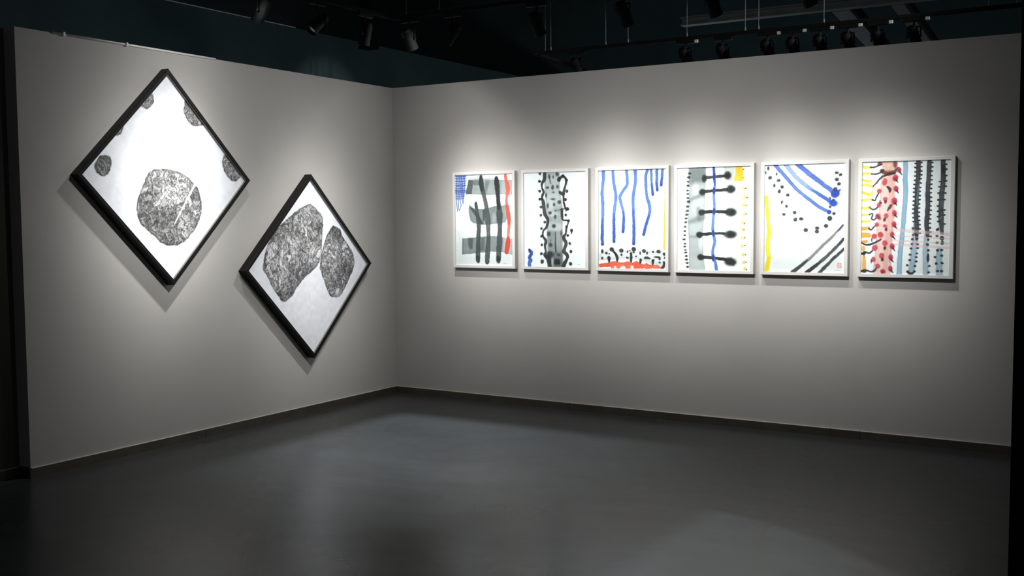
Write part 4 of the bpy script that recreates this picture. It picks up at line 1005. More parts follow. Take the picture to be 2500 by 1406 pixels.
  ('D',(0.592,0.727),(0.0105,0.0105),(58,62,66),0.9,0.0035),
  ('S',[(0.655,0.026),(0.671,0.027)],[0.0082,0.0082],(58,62,66),0.9,0.0035),
  ('D',(0.676,0.027),(0.0105,0.0105),(58,62,66),0.9,0.0035),
  ('S',[(0.655,0.075),(0.671,0.076)],[0.0082,0.0082],(58,62,66),0.9,0.0035),
  ('D',(0.676,0.076),(0.0105,0.0105),(58,62,66),0.9,0.0035),
  ('S',[(0.655,0.124),(0.671,0.124)],[0.0082,0.0082],(58,62,66),0.9,0.0035),
  ('D',(0.676,0.125),(0.0105,0.0105),(58,62,66),0.9,0.0035),
  ('S',[(0.654,0.173),(0.671,0.173)],[0.0082,0.0082],(58,62,66),0.9,0.0035),
  ('D',(0.675,0.174),(0.0105,0.0105),(58,62,66),0.9,0.0035),
  ('S',[(0.652,0.222),(0.668,0.222)],[0.0082,0.0082],(58,62,66),0.9,0.0035),
  ('D',(0.673,0.222),(0.0105,0.0105),(58,62,66),0.9,0.0035),
  ('S',[(0.65,0.271),(0.666,0.271)],[0.0082,0.0082],(58,62,66),0.9,0.0035),
  ('D',(0.67,0.271),(0.0105,0.0105),(58,62,66),0.9,0.0035),
  ('S',[(0.647,0.32),(0.663,0.32)],[0.0082,0.0082],(58,62,66),0.9,0.0035),
  ('D',(0.668,0.32),(0.0105,0.0105),(58,62,66),0.9,0.0035),
  ('S',[(0.645,0.369),(0.661,0.369)],[0.0082,0.0082],(58,62,66),0.9,0.0035),
  ('D',(0.666,0.37),(0.0105,0.0105),(58,62,66),0.9,0.0035),
  ('S',[(0.644,0.418),(0.66,0.419)],[0.0082,0.0082],(58,62,66),0.9,0.0035),
  ('D',(0.665,0.419),(0.0105,0.0105),(58,62,66),0.9,0.0035),
  ('S',[(0.643,0.468),(0.659,0.468)],[0.0082,0.0082],(58,62,66),0.9,0.0035),
  ('D',(0.664,0.468),(0.0105,0.0105),(58,62,66),0.9,0.0035),
  ('S',[(0.642,0.517),(0.658,0.517)],[0.0082,0.0082],(58,62,66),0.9,0.0035),
  ('D',(0.662,0.517),(0.0105,0.0105),(58,62,66),0.9,0.0035),
  ('S',[(0.641,0.566),(0.657,0.566)],[0.0082,0.0082],(58,62,66),0.9,0.0035),
  ('D',(0.662,0.566),(0.0105,0.0105),(58,62,66),0.9,0.0035),
  ('S',[(0.64,0.615),(0.656,0.616)],[0.0082,0.0082],(58,62,66),0.9,0.0035),
  ('D',(0.661,0.616),(0.0105,0.0105),(58,62,66),0.9,0.0035),
  ('S',[(0.641,0.665),(0.657,0.665)],[0.0082,0.0082],(58,62,66),0.9,0.0035),
  ('D',(0.662,0.665),(0.0105,0.0105),(58,62,66),0.9,0.0035),
  ('S',[(0.645,0.714),(0.661,0.714)],[0.0082,0.0082],(58,62,66),0.9,0.0035),
  ('D',(0.666,0.714),(0.0105,0.0105),(58,62,66),0.9,0.0035),
  ('S',[(0.649,0.764),(0.665,0.764)],[0.0082,0.0082],(58,62,66),0.9,0.0035),
  ('D',(0.67,0.764),(0.0105,0.0105),(58,62,66),0.9,0.0035),
  ('S',[(0.651,0.813),(0.667,0.813)],[0.0082,0.0082],(58,62,66),0.9,0.0035),
  ('D',(0.672,0.813),(0.0105,0.0105),(58,62,66),0.9,0.0035),
  ('S',[(0.652,0.863),(0.668,0.863)],[0.0082,0.0082],(58,62,66),0.9,0.0035),
  ('D',(0.672,0.863),(0.0105,0.0105),(58,62,66),0.9,0.0035),
  ('S',[(0.661,0.247),(0.639,0.381),(0.632,0.529)],[0.0047,0.0094,0.007],(140,190,220),0.6,0.0058),
  ('S',[(0.642,0.258),(0.624,0.467)],[0.0035,0.0035],(110,120,130),0.6,0.0047),
  ('D',(0.592,0.807),(0.0152,0.0129),(50,56,56),0.9,0.0047),
  ('D',(0.593,0.888),(0.0152,0.0129),(50,56,56),0.9,0.0047),
  ('D',(0.586,0.938),(0.0152,0.0129),(50,56,56),0.9,0.0047),
  ('D',(0.582,0.994),(0.0152,0.0129),(50,56,56),0.9,0.0047),
  ('D',(0.574,1.048),(0.0152,0.0129),(50,56,56),0.9,0.0047),
  ('D',(0.565,1.125),(0.0152,0.0129),(50,56,56),0.9,0.0047),
  ('D',(0.561,1.188),(0.0152,0.0129),(50,56,56),0.9,0.0047),
  ('D',(0.535,1.251),(0.0152,0.0129),(50,56,56),0.9,0.0047),
  ('D',(0.542,1.326),(0.0152,0.0129),(50,56,56),0.9,0.0047),
  ('D',(0.642,0.925),(0.0152,0.0129),(50,56,56),0.9,0.0047),
  ('D',(0.65,0.999),(0.0152,0.0129),(50,56,56),0.9,0.0047),
  ('D',(0.651,1.042),(0.0152,0.0129),(50,56,56),0.9,0.0047),
  ('D',(0.64,1.109),(0.0152,0.0129),(50,56,56),0.9,0.0047),
  ('D',(0.633,1.155),(0.0152,0.0129),(50,56,56),0.9,0.0047),
  ('D',(0.634,1.207),(0.0152,0.0129),(50,56,56),0.9,0.0047),
  ('D',(0.623,1.261),(0.0152,0.0129),(50,56,56),0.9,0.0047),
  ('D',(0.615,1.323),(0.0152,0.0129),(50,56,56),0.9,0.0047),
  ('S',[(0.542,1.332),(0.578,1.352),(0.618,1.33)],[0.0094,0.0129,0.0094],(50,56,56),0.9,0.0058),
  ('S',[(0.743,0.887),(0.734,1.084),(0.741,1.233),(0.743,1.359)],[0.0234,0.0292,0.0316,0.0304],(182,212,234),0.85,0.0094),
  ('S',[(0.739,0.261),(0.729,0.383),(0.731,0.481)],[0.0058,0.0105,0.0094],(176,204,232),0.75,0.007),
  ('S',[(0.763,-0.0),(0.756,0.164),(0.752,0.347),(0.751,0.493),(0.749,0.653),(0.746,0.788),(0.759,0.899)],[0.0245,0.0257,0.0245,0.0257,0.0269,0.0269,0.0199],(74,77,82),0.93,0.0047),
  ('S',[(0.777,0.03),(0.793,0.031)],[0.0082,0.0082],(58,62,66),0.9,0.0035),
  ('D',(0.798,0.031),(0.0105,0.0105),(58,62,66),0.9,0.0035),
  ('S',[(0.775,0.081),(0.791,0.082)],[0.0082,0.0082],(58,62,66),0.9,0.0035),
  ('D',(0.796,0.082),(0.0105,0.0105),(58,62,66),0.9,0.0035),
  ('S',[(0.773,0.132),(0.789,0.133)],[0.0082,0.0082],(58,62,66),0.9,0.0035),
  ('D',(0.794,0.133),(0.0105,0.0105),(58,62,66),0.9,0.0035),
  ('S',[(0.771,0.184),(0.787,0.184)],[0.0082,0.0082],(58,62,66),0.9,0.0035),
  ('D',(0.792,0.184),(0.0105,0.0105),(58,62,66),0.9,0.0035),
  ('S',[(0.77,0.235),(0.786,0.235)],[0.0082,0.0082],(58,62,66),0.9,0.0035),
  ('D',(0.791,0.235),(0.0105,0.0105),(58,62,66),0.9,0.0035),
  ('S',[(0.769,0.286),(0.785,0.286)],[0.0082,0.0082],(58,62,66),0.9,0.0035),
  ('D',(0.79,0.286),(0.0105,0.0105),(58,62,66),0.9,0.0035),
  ('S',[(0.768,0.337),(0.784,0.337)],[0.0082,0.0082],(58,62,66),0.9,0.0035),
  ('D',(0.788,0.338),(0.0105,0.0105),(58,62,66),0.9,0.0035),
  ('S',[(0.768,0.388),(0.784,0.389)],[0.0082,0.0082],(58,62,66),0.9,0.0035),
  ('D',(0.788,0.389),(0.0105,0.0105),(58,62,66),0.9,0.0035),
  ('S',[(0.768,0.44),(0.784,0.44)],[0.0082,0.0082],(58,62,66),0.9,0.0035),
  ('D',(0.788,0.44),(0.0105,0.0105),(58,62,66),0.9,0.0035),
  ('S',[(0.767,0.491),(0.783,0.491)],[0.0082,0.0082],(58,62,66),0.9,0.0035),
  ('D',(0.788,0.491),(0.0105,0.0105),(58,62,66),0.9,0.0035),
  ('S',[(0.767,0.543),(0.783,0.543)],[0.0082,0.0082],(58,62,66),0.9,0.0035),
  ('D',(0.787,0.543),(0.0105,0.0105),(58,62,66),0.9,0.0035),
  ('S',[(0.766,0.594),(0.782,0.594)],[0.0082,0.0082],(58,62,66),0.9,0.0035),
  ('D',(0.787,0.594),(0.0105,0.0105),(58,62,66),0.9,0.0035),
  ('S',[(0.765,0.646),(0.781,0.646)],[0.0082,0.0082],(58,62,66),0.9,0.0035),
  ('D',(0.786,0.646),(0.0105,0.0105),(58,62,66),0.9,0.0035),
  ('S',[(0.764,0.697),(0.78,0.697)],[0.0082,0.0082],(58,62,66),0.9,0.0035),
  ('D',(0.785,0.697),(0.0105,0.0105),(58,62,66),0.9,0.0035),
  ('S',[(0.763,0.749),(0.779,0.749)],[0.0082,0.0082],(58,62,66),0.9,0.0035),
  ('D',(0.784,0.749),(0.0105,0.0105),(58,62,66),0.9,0.0035),
  ('S',[(0.764,0.8),(0.78,0.8)],[0.0082,0.0082],(58,62,66),0.9,0.0035),
  ('D',(0.784,0.8),(0.0105,0.0105),(58,62,66),0.9,0.0035),
  ('S',[(0.77,0.852),(0.786,0.852)],[0.0082,0.0082],(58,62,66),0.9,0.0035),
  ('D',(0.791,0.852),(0.0105,0.0105),(58,62,66),0.9,0.0035),
  ('S',[(0.775,0.904),(0.792,0.903)],[0.0082,0.0082],(58,62,66),0.9,0.0035),
  ('D',(0.796,0.903),(0.0105,0.0105),(58,62,66),0.9,0.0035),
  ('D',(0.767,0.943),(0.014,0.0152),(50,56,56),0.9,0.0047),
  ('D',(0.759,1.004),(0.0175,0.021),(50,56,56),0.9,0.0047),
  ('D',(0.766,1.069),(0.0152,0.0164),(50,56,56),0.9,0.0047),
  ('D',(0.765,1.158),(0.0152,0.0538),(50,56,56),0.9,0.0047),
  ('D',(0.782,1.256),(0.014,0.0129),(50,56,56),0.9,0.0047),
  ('D',(0.775,1.331),(0.0152,0.014),(50,56,56),0.9,0.0047),
  ('S',[(0.891,1.063),(0.889,1.204),(0.894,1.361)],[0.0292,0.0374,0.0374],(176,214,230),0.85,0.0094),
  ('S',[(0.878,0.763),(0.884,0.836)],[0.0082,0.0117],(180,210,226),0.7,0.0094),
  ('S',[(0.909,0.001),(0.917,0.168),(0.913,0.289),(0.902,0.447),(0.898,0.592),(0.902,0.714),(0.916,0.867)],[0.0257,0.0269,0.0269,0.0281,0.0292,0.0304,0.0175],(78,81,86),0.93,0.0047),
  ('S',[(0.91,0.083),(0.916,0.138)],[0.0245,0.0245],(48,52,56),0.6,0.007),
  ('S',[(0.935,0.617),(0.891,0.702)],[0.0047,0.007],(150,186,206),0.6,0.0047),
  ('S',[(0.905,0.495),(0.898,0.544)],[0.0269,0.0257],(120,140,152),0.5,0.0117),
  ('S',[(0.896,0.258),(0.88,0.258)],[0.0082,0.0082],(58,62,66),0.9,0.0035),
  ('D',(0.876,0.258),(0.0105,0.0105),(58,62,66),0.9,0.0035),
  ('S',[(0.892,0.323),(0.877,0.322)],[0.0082,0.0082],(58,62,66),0.9,0.0035),
  ('D',(0.872,0.322),(0.0105,0.0105),(58,62,66),0.9,0.0035),
  ('S',[(0.887,0.393),(0.872,0.393)],[0.0082,0.0082],(58,62,66),0.9,0.0035),
  ('D',(0.867,0.393),(0.0105,0.0105),(58,62,66),0.9,0.0035),
  ('S',[(0.883,0.473),(0.867,0.473)],[0.0082,0.0082],(58,62,66),0.9,0.0035),
  ('D',(0.863,0.473),(0.0105,0.0105),(58,62,66),0.9,0.0035),
  ('S',[(0.881,0.544),(0.866,0.543)],[0.0082,0.0082],(58,62,66),0.9,0.0035),
  ('D',(0.861,0.543),(0.0105,0.0105),(58,62,66),0.9,0.0035),
  ('S',[(0.881,0.607),(0.865,0.607)],[0.0082,0.0082],(58,62,66),0.9,0.0035),
  ('D',(0.86,0.607),(0.0105,0.0105),(58,62,66),0.9,0.0035),
  ('S',[(0.883,0.67),(0.867,0.67)],[0.0082,0.0082],(58,62,66),0.9,0.0035),
  ('D',(0.862,0.67),(0.0105,0.0105),(58,62,66),0.9,0.0035),
  ('S',[(0.885,0.726),(0.87,0.726)],[0.0082,0.0082],(58,62,66),0.9,0.0035),
  ('D',(0.865,0.727),(0.0105,0.0105),(58,62,66),0.9,0.0035),
  ('S',[(0.929,0.054),(0.945,0.055)],[0.0082,0.0082],(58,62,66),0.9,0.0035),
  ('D',(0.949,0.055),(0.0105,0.0105),(58,62,66),0.9,0.0035),
  ('S',[(0.932,0.114),(0.948,0.115)],[0.0082,0.0082],(58,62,66),0.9,0.0035),
  ('D',(0.952,0.115),(0.0105,0.0105),(58,62,66),0.9,0.0035),
  ('S',[(0.934,0.187),(0.95,0.187)],[0.0082,0.0082],(58,62,66),0.9,0.0035),
  ('D',(0.954,0.187),(0.0105,0.0105),(58,62,66),0.9,0.0035),
  ('S',[(0.932,0.256),(0.948,0.256)],[0.0082,0.0082],(58,62,66),0.9,0.0035),
  ('D',(0.952,0.256),(0.0105,0.0105),(58,62,66),0.9,0.0035),
  ('S',[(0.929,0.314),(0.945,0.314)],[0.0082,0.0082],(58,62,66),0.9,0.0035),
  ('D',(0.949,0.314),(0.0105,0.0105),(58,62,66),0.9,0.0035),
  ('S',[(0.923,0.394),(0.939,0.394)],[0.0082,0.0082],(58,62,66),0.9,0.0035),
  ('D',(0.944,0.394),(0.0105,0.0105),(58,62,66),0.9,0.0035),
  ('S',[(0.919,0.471),(0.935,0.471)],[0.0082,0.0082],(58,62,66),0.9,0.0035),
  ('D',(0.939,0.471),(0.0105,0.0105),(58,62,66),0.9,0.0035),
  ('S',[(0.916,0.593),(0.932,0.593)],[0.0082,0.0082],(58,62,66),0.9,0.0035),
  ('D',(0.937,0.593),(0.0105,0.0105),(58,62,66),0.9,0.0035),
  ('S',[(0.918,0.653),(0.934,0.653)],[0.0082,0.0082],(58,62,66),0.9,0.0035),
  ('D',(0.939,0.653),(0.0105,0.0105),(58,62,66),0.9,0.0035),
  ('S',[(0.924,0.757),(0.94,0.757)],[0.0082,0.0082],(58,62,66),0.9,0.0035),
  ('D',(0.944,0.757),(0.0105,0.0105),(58,62,66),0.9,0.0035),
  ('D',(0.864,0.824),(0.0175,0.014),(50,56,56),0.9,0.0047),
  ('D',(0.863,0.898),(0.0175,0.014),(50,56,56),0.9,0.0047),
  ('D',(0.861,0.977),(0.0175,0.014),(50,56,56),0.9,0.0047),
  ('D',(0.87,1.069),(0.0175,0.014),(50,56,56),0.9,0.0047),
  ('D',(0.846,1.15),(0.0175,0.014),(50,56,56),0.9,0.0047),
  ('D',(0.859,1.227),(0.0175,0.014),(50,56,56),0.9,0.0047),
  ('D',(0.875,1.315),(0.0175,0.014),(50,56,56),0.9,0.0047),
  ('D',(0.914,0.989),(0.0175,0.014),(50,56,56),0.9,0.0047),
  ('D',(0.915,1.062),(0.0175,0.014),(50,56,56),0.9,0.0047),
  ('D',(0.915,1.13),(0.0175,0.014),(50,56,56),0.9,0.0047),
  ('D',(0.921,1.219),(0.0175,0.014),(50,56,56),0.9,0.0047),
  ('D',(0.917,1.316),(0.0175,0.014),(50,56,56),0.9,0.0047),
  ('D',(0.915,0.924),(0.0234,0.0281),(50,56,56),0.9,0.0058),
  ('D',(0.918,0.977),(0.0164,0.0257),(50,56,56),0.85,0.0047),
  ('S',[(0.872,0.812),(0.857,0.837)],[0.0094,0.0058],(50,56,56),0.85,0.0047),
  ('S',[(0.382,0.825),(1.014,0.882)],[0.0199],(240,202,204),0.5,0.007),
  ('S',[(0.371,0.896),(1.012,0.933)],[0.0082],(240,202,204),0.5,0.007),
  ('S',[(0.383,0.953),(1.011,0.988)],[0.0117],(240,202,204),0.5,0.007),
  ('S',[(0.396,1.003),(1.008,1.04)],[0.014],(240,202,204),0.5,0.007)],
]
ROCKS_UPPER = [[(0.367, 0.561), (0.423, 0.489), (0.484, 0.442), (0.568, 0.393), (0.658, 0.372), (0.741, 0.377), (0.841, 0.44), (0.887, 0.52), (0.904, 0.609), (0.898, 0.72), (0.862, 0.797), (0.781, 0.869), (0.691, 0.883), (0.585, 0.9), (0.507, 0.892), (0.442, 0.838), (0.402, 0.76), (0.378, 0.681), (0.357, 0.616)], [(-0.006, 0.337), (-0.009, 0.27), (-0.008, 0.195), (0.023, 0.192), (0.054, 0.211), (0.067, 0.261), (0.045, 0.311)], [(0.226, 0.007), (0.286, -0.01), (0.443, -0.01), (0.434, 0.039), (0.394, 0.081), (0.331, 0.091), (0.269, 0.072)], [(-0.011, 0.621), (-0.007, 0.523), (0.021, 0.541), (0.03, 0.584), (0.015, 0.612)], [(0.018, 0.801), (0.05, 0.762), (0.091, 0.76), (0.125, 0.792), (0.14, 0.841), (0.123, 0.883), (0.077, 0.903), (0.041, 0.89), (0.021, 0.844)], [(0.726, 0.018), (0.779, -0.001), (0.938, -0.0), (0.944, 0.058), (0.901, 0.103), (0.832, 0.105), (0.762, 0.075)]]
ROCKS_LOWER = [[(0.148, 0.137), (0.229, 0.12), (0.322, 0.12), (0.432, 0.239), (0.519, 0.355), (0.548, 0.445), (0.515, 0.575), (0.491, 0.698), (0.492, 0.82), (0.459, 0.916), (0.375, 0.921), (0.294, 0.916), (0.178, 0.885), (0.108, 0.873), (0.053, 0.787), (0.016, 0.669), (0.011, 0.549), (0.052, 0.38), (0.087, 0.246)], [(0.461, 0.076), (0.538, 0.036), (0.604, 0.058), (0.73, 0.058), (0.843, 0.089), (0.893, 0.162), (0.919, 0.289), (0.93, 0.411), (0.908, 0.47), (0.832, 0.523), (0.727, 0.491), (0.623, 0.455), (0.561, 0.415), (0.502, 0.306), (0.459, 0.181)]]
SLASH = [(0.686, 0.361), (0.748, 0.699)]


# ------------------------------------------------------------------ framed works
def rail(bm, corners_out, corners_in, depth, normal, step=0.0):
    """one mitred frame rail between two corners; coordinates on the wall plane, depth along the normal"""
    n = Vector(normal)
    o0, o1 = [Vector(c) for c in corners_out]; i0, i1 = [Vector(c) for c in corners_in]
    e = 0.0025
    fo0 = o0 + (i0 - o0) * 0.09; fo1 = o1 + (i1 - o1) * 0.09     # small chamfer on the outer edge
    A = [o0, o0 + n * (depth - e), fo0 + n * depth, i0 + n * depth, i0]
    B = [o1, o1 + n * (depth - e), fo1 + n * depth, i1 + n * depth, i1]
    va = [bm.verts.new(p) for p in A]; vb = [bm.verts.new(p) for p in B]
    k = len(A)
    for j in range(k):
        bm.faces.new((va[j], va[(j + 1) % k], vb[(j + 1) % k], vb[j]))
    bm.faces.new(va); bm.faces.new(list(reversed(vb)))


def frame(parent, out, inn, depth, normal, mat, cache=None):
    made = []
    for j in range(4):
        bm = bmesh.new()
        rail(bm, (out[j], out[(j + 1) % 4]), (inn[j], inn[(j + 1) % 4]), depth, normal)
        made.append(finish('frame_rail', bm, mat, parent))
    return made


FW, FH, FZ = 0.664, 0.866, 1.651
IW, IH = 0.608, 0.818
FD = 0.042
centres = [1.043, 1.770, 2.501, 3.211, 3.929, 4.660]
labels = ['white framed painting of grey crossing brush bands with one red vertical line',
          'white framed painting of a pale grey speckled column with black dotted edges',
          'white framed painting of hanging blue lines above black dots and a red strip',
          'white framed painting of black dumbbell rungs crossing one thin blue line',
          'white framed painting of three diagonal blue stripes over a curve of black dots',
          'white framed painting of a pink red-dotted column beside black thorny stems']
papers = [(229, 238, 239)] * 6
for k, cx in enumerate(centres):
    t = thing('framed_painting', labels[k], 'painting', (cx, -0.001, FZ), 'white framed ink paintings in a row on the right wall')
    def ring(w, h): return [(-w / 2, 0, h / 2), (w / 2, 0, h / 2), (w / 2, 0, -h / 2), (-w / 2, 0, -h / 2)]
    frame(t, ring(FW, FH), ring(IW, IH), FD, (0, -1, 0), WHITEFR)
    bm = bmesh.new(); add_box(bm, (-IW / 2 + 0.0005, -0.033, -IH / 2 + 0.0005), (IW / 2 - 0.0005, -0.004, IH / 2 - 0.0005))
    finish('backing_board', bm, MDF, t)
    img = raster(PAINT[k], 226, 306, 1.365, papers[k])
    sheet('paper', img, (-IW / 2, -0.0338, IH / 2), (IW, 0, 0), (0, 0, -IH), t)

S2 = math.sqrt(0.5)
for k, (cy, cz, label) in enumerate([(-2.715, 1.978, 'large black framed diamond drawing of a round stone with small stones, higher on left wall'),
                                     (-1.222, 1.264, 'large black framed diamond drawing of two tall grey stones, lower and nearer the corner')]):
    t = thing('framed_drawing', label, 'drawing', (0.001, cy, cz), 'black framed diamond drawings on the left wall')
    def dia(r, x=0.0): return [(x, 0, r), (x, r, 0), (x, 0, -r), (x, -r, 0)]
    R0, R1 = 0.785, 0.748
    frame(t, dia(R0), dia(R1), 0.075, (1, 0, 0), BLACKFR)
    for j in range(4):
        bm = bmesh.new()
        o, i = dia(R1 - 0.0005, 0.05), dia(R1 - 0.007, 0.05)
        rail(bm, (o[j], o[(j + 1) % 4]), (i[j], i[(j + 1) % 4]), 0.018, (1, 0, 0))
        finish('inner_lip', bm, LIP, t)
    bm = bmesh.new()
    vs = [bm.verts.new(p) for p in dia(R1 + 0.01, 0.05)] + [bm.verts.new(p) for p in dia(R1 + 0.01, 0.042)]
    bm.faces.new(vs[:4]); bm.faces.new(list(reversed(vs[4:])))
    for j in range(4): bm.faces.new((vs[j], vs[j + 4], vs[(j + 1) % 4 + 4], vs[(j + 1) % 4]))
    finish('backing_board', bm, MDF, t)
    if k == 0: img = rocks(ROCKS_UPPER, 400, SLASH, 11, 1.15, (236, 239, 246), 0.62)
    else: img = rocks(ROCKS_LOWER, 400, None, 23, 2.1, (236, 239, 246), 0.69)
    s = R1
    sheet('paper', img, (0.0535, 0, s), (0, s, -s), (0, -s, -s), t)

# ------------------------------------------------------------------ lighting rig
TZ = 3.30
def make_track(name, p0, p1, label, z):
    t = thing(name, label, 'light track', ((p0[0] + p1[0]) / 2, (p0[1] + p1[1]) / 2, z))
    p0 = Vector((p0[0], p0[1], z)) - t.location; p1 = Vector((p1[0], p1[1], z)) - t.location
    d = (p1 - p0).normalized(); s = Vector((-d.y, d.x, 0))
    def bar(nm, w0, w1, z0, z1, mat):
        bm = bmesh.new()
        vs = []
        for p in (p0, p1):
            for a, c in ((w0, z0), (w1, z0), (w1, z1), (w0, z1)):
                vs.append(bm.verts.new(p + s * a + Vector((0, 0, c))))
        for q in ((0, 1, 2, 3), (7, 6, 5, 4), (0, 4, 5, 1), (1, 5, 6, 2), (2, 6, 7, 3), (3, 7, 4, 0)):
            bm.faces.new([vs[i] for i in q])
        finish(nm, bm, mat, t)
    bar('track_top', -0.017, 0.017, 0.018, 0.030, FIXT)
    bar('track_side', -0.017, -0.012, 0.0, 0.018, FIXT)
    bar('track_side', 0.012, 0.017, 0.0, 0.018, FIXT)
    bar('conductor_strip', -0.009, 0.009, 0.012, 0.0179, WIRE)
    return t


make_track('light_track', (0.80, -1.02), (0.80, -5.2), 'black track hung along the left wall above the diamond drawings', TZ)
make_track('light_track', (0.78, -0.98), (6.6, -0.98), 'black track hung along the right wall above the white framed paintings', TZ)
make_track('light_track', (1.02, 1.0), (5.6, 1.0), 'black track behind the right partition, seen just over its top', 3.25)
make_track('light_track', (0.98, 1.02), (0.86, 2.3), 'short track behind the right partition running away from the corner', 3.25)


def spotlight(x, y, target, label, group, z=TZ, adapter=FIXT, along='x', lamp=None, drop=0.17):
    t = thing('track_spotlight', label, 'spotlight', (x, y, z), group)
    dirv = (Vector(target) - Vector((x, y, z - drop))).normalized()
    bm = bmesh.new()
    hx, hy = (0.085, 0.016) if along == 'x' else (0.016, 0.085)
    add_box(bm, (-hx, -hy, -0.034), (hx, hy, -0.001), 0.004)
    finish('adapter', bm, FIXT, t)
    if adapter is not FIXT:
        bm = bmesh.new()
        add_box(bm, (hx + 0.001, -0.013, -0.030), (hx + 0.034, 0.013, -0.004), 0.003)
        finish('connector', bm, adapter, t)
    bm = bmesh.new()
    add_cyl(bm, (0, 0, -0.034), (0, 0, -drop + 0.075), 0.009, seg=10)
    finish('stem', bm, FIXT, t)
    side = dirv.cross(Vector((0, 0, 1))).normalized()
    pv = Vector((0, 0, -drop))
    bm = bmesh.new()                                            # yoke: two cheeks and a bridge
    top = pv + Vector((0, 0, 0.075))
    for sgn in (-1, 1):
        add_cyl(bm, pv + side * 0.053 * sgn, top + side * 0.053 * sgn, 0.006, seg=8)
        add_cyl(bm, pv + side * 0.044 * sgn, pv + side * 0.060 * sgn, 0.010, seg=10)
    add_cyl(bm, top - side * 0.058, top + side * 0.058, 0.006, seg=8)
    finish('yoke', bm, FIXT, t)
    back, front = pv - dirv * 0.085, pv + dirv * 0.085
    bm = bmesh.new()
    add_cyl(bm, back, pv + dirv * 0.03, 0.038, 0.045, seg=24)
    add_cyl(bm, back - dirv * 0.012, back, 0.026, 0.038, seg=24)
    # hollow front barrel
    q = dirv.to_track_quat('Z', 'Y')
    rings = []
    for (r, s) in ((0.045, 0.03), (0.047, 0.085), (0.042, 0.085), (0.038, 0.055)):
        rings.append([bm.verts.new(pv + dirv * s + q @ Vector((r * math.cos(a * math.pi / 12), r * math.sin(a * math.pi / 12), 0))) for a in range(24)])
    for r0, r1 in zip(rings, rings[1:]):
        for a in range(24):
            bm.faces.new((r0[a], r0[(a + 1) % 24], r1[(a + 1) % 24], r1[a]))
    finish('lamp_body', bm, FIXT, t, smooth=False)
    for s in (-0.060, -0.044, -0.028):
        bm = bmesh.new()
        add_cyl(bm, pv + dirv * (s - 0.003), pv + dirv * (s + 0.003), 0.046, seg=24)
        finish('cooling_fin', bm, FIXT, t)
    bm = bmesh.new()
    add_cyl(bm, pv + dirv * 0.052, pv + dirv * 0.056, 0.0375, seg=24)
    finish('lens', bm, LENS if lamp else FIXG, t)
    if lamp:
        bpy.context.view_layer.update()
        loc = Vector((x, y, z)) + front + dirv * 0.004
        power, focus, spill = lamp
        lo = spot_lamp('lamp', loc, target, power, 165, 0.25, (1.0, 0.99, 0.965), 0.045, t)
        beam_profile(lo.data, focus, spill)
    return t


aims = [(0.95, centres[0], 'leftmost painting with the red line', 165), (2.15, centres[2], 'third painting with hanging blue lines', 185),
        (2.88, centres[3], 'fourth painting with black rungs', 185), (3.55, centres[4], 'fifth painting with blue stripes', 180),
        (4.20, centres[5], 'sixth painting with the pink column', 135)]
for hx, cx, w, p in aims:
    spotlight(hx, -0.98, (cx - 0.06, 0, 1.57), 'black track spotlight aimed at the ' + w, 'spotlights on the right wall track', along='x',
              lamp=(p, 30, 0.040 if hx < 4 else 0.015))
spotlight(1.37, -0.98, (0, -1.21, 1.32), 'black track spotlight turned left to the lower diamond drawing', 'spotlights on the right wall track', along='x',
          lamp=(185, 21, 0.13))
spotlight(0.80, -2.50, (0, -2.70, 1.70), 'black track spotlight aimed at the higher diamond drawing', 'spotlights on the left wall track', along='y',
          lamp=(240, 23, 0.08))
spotlight(0.80, -1.36, (0.3, -1.40, 1.2), 'unlit black track spotlight nearest the corner on the left track', 'spotlights on the left wall track', along='y')
spotlight(0.80, -1.92, (0.1, -4.5, 0.5), 'unlit black track spotlight in the middle of the left track, turned away', 'spotlights on the left wall track', along='y')

# fixtures on the track behind the right partition
for i, (fx, col) in enumerate([(1.45, FIXT), (2.55, FIXG), (2.9, FIXT), (3.30, FIXG), (3.52, FIXG), (3.75, FIXG), (3.98, FIXG), (4.22, FIXG), (4.50, FIXG)]):
    words = ['first', 'second', 'third', 'fourth', 'fifth', 'sixth', 'seventh', 'eighth', 'ninth'][i]
    spotlight(fx, 1.0, (fx + 0.3, 3.0, 1.2), 'track spotlight behind the right partition, ' + words + ' from the left on its track',
              'spotlights behind the right partition', z=3.25, adapter=col, along='x', drop=0.15)


def wire(x, y, z0, label, r=0.004):
    bm = bmesh.new()
    add_cyl(bm, (x, y, z0), (x, y, 5.599), r, seg=8)
    add_cyl(bm, (x, y, z0), (x, y, z0 + 0.03), r * 2.2, seg=8)
    add_cyl(bm, (x, y, 5.57), (x, y, 5.599), r * 4, seg=8)
    o = finish('suspension_wire', bm, WIRE)
    o.location = (0, 0, 0)
    return tag(o, label, 'wire', 'wires holding the light tracks')


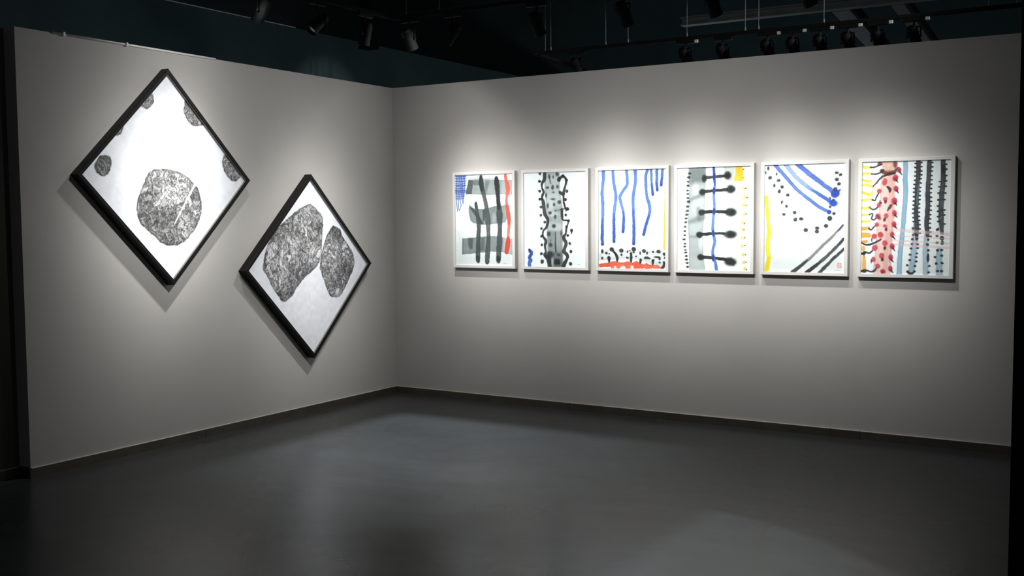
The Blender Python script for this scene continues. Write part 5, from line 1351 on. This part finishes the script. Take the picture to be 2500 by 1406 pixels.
for x, lab in ((1.10, 'leftmost'), (1.16, 'second from left'), (1.75, 'third from left'), (1.98, 'fourth from left'), (2.56, 'fifth from left'), (3.10, 'sixth from left'), (3.22, 'seventh from left'),
               (3.78, 'eighth from left'), (5.05, 'ninth from left'), (5.25, 'rightmost')):
    wire(x, 1.0, 3.281, 'thin wire above the track behind the right partition, ' + lab)
for (x, y), lab in (((0.92, -0.98), 'thin wire holding the corner of the room tracks'), ((1.25, -0.98), 'thin wire holding the right wall track near the corner')):
    wire(x, y, TZ + 0.031, lab)


def i_beam(name, p0, p1, z, label, w=0.13, h=0.16):
    p0, p1 = Vector((p0[0], p0[1], z)), Vector((p1[0], p1[1], z))
    t = thing(name, label, 'beam', (p0 + p1) / 2)
    d = (p1 - p0).normalized(); s = Vector((-d.y, d.x, 0))
    for nm, a0, a1, c0, c1 in (('bottom_flange', -w / 2, w / 2, 0, 0.014), ('web', -0.006, 0.006, 0.014, h - 0.014), ('top_flange', -w / 2, w / 2, h - 0.014, h)):
        bm = bmesh.new(); vs = []
        for p in (p0, p1):
            for a, c in ((a0, c0), (a1, c0), (a1, c1), (a0, c1)):
                vs.append(bm.verts.new(p - t.location + s * a + Vector((0, 0, c))))
        for q in ((0, 1, 2, 3), (7, 6, 5, 4), (0, 4, 5, 1), (1, 5, 6, 2), (2, 6, 7, 3), (3, 7, 4, 0)):
            bm.faces.new([vs[i] for i in q])
        finish(nm, bm, STEEL, t)
    return t


i_beam('steel_beam', (1.9, 2.5), (7.5, 2.5), 3.66, 'dark steel beam running parallel to the right partition behind it', 0.10, 0.09)
i_beam('steel_beam', (3.52, 2.57), (3.15, 6.6), 3.655, 'dark steel beam running away from the long beam, left of two', 0.17)
i_beam('steel_beam', (4.05, 2.57), (3.75, 6.6), 3.655, 'dark steel beam running away from the long beam, right of two', 0.12)

# square hanging duct behind the left partition
bm = bmesh.new()
add_box(bm, (-1.17, 0.95, 3.50), (-1.03, 1.09, 5.599), 0.006)
add_box(bm, (-1.18, 0.94, 3.495), (-1.02, 1.10, 3.53), 0.004)
tag(finish('hanging_duct', bm, BLACKP), 'square black duct hanging from the ceiling behind the corner', 'duct')
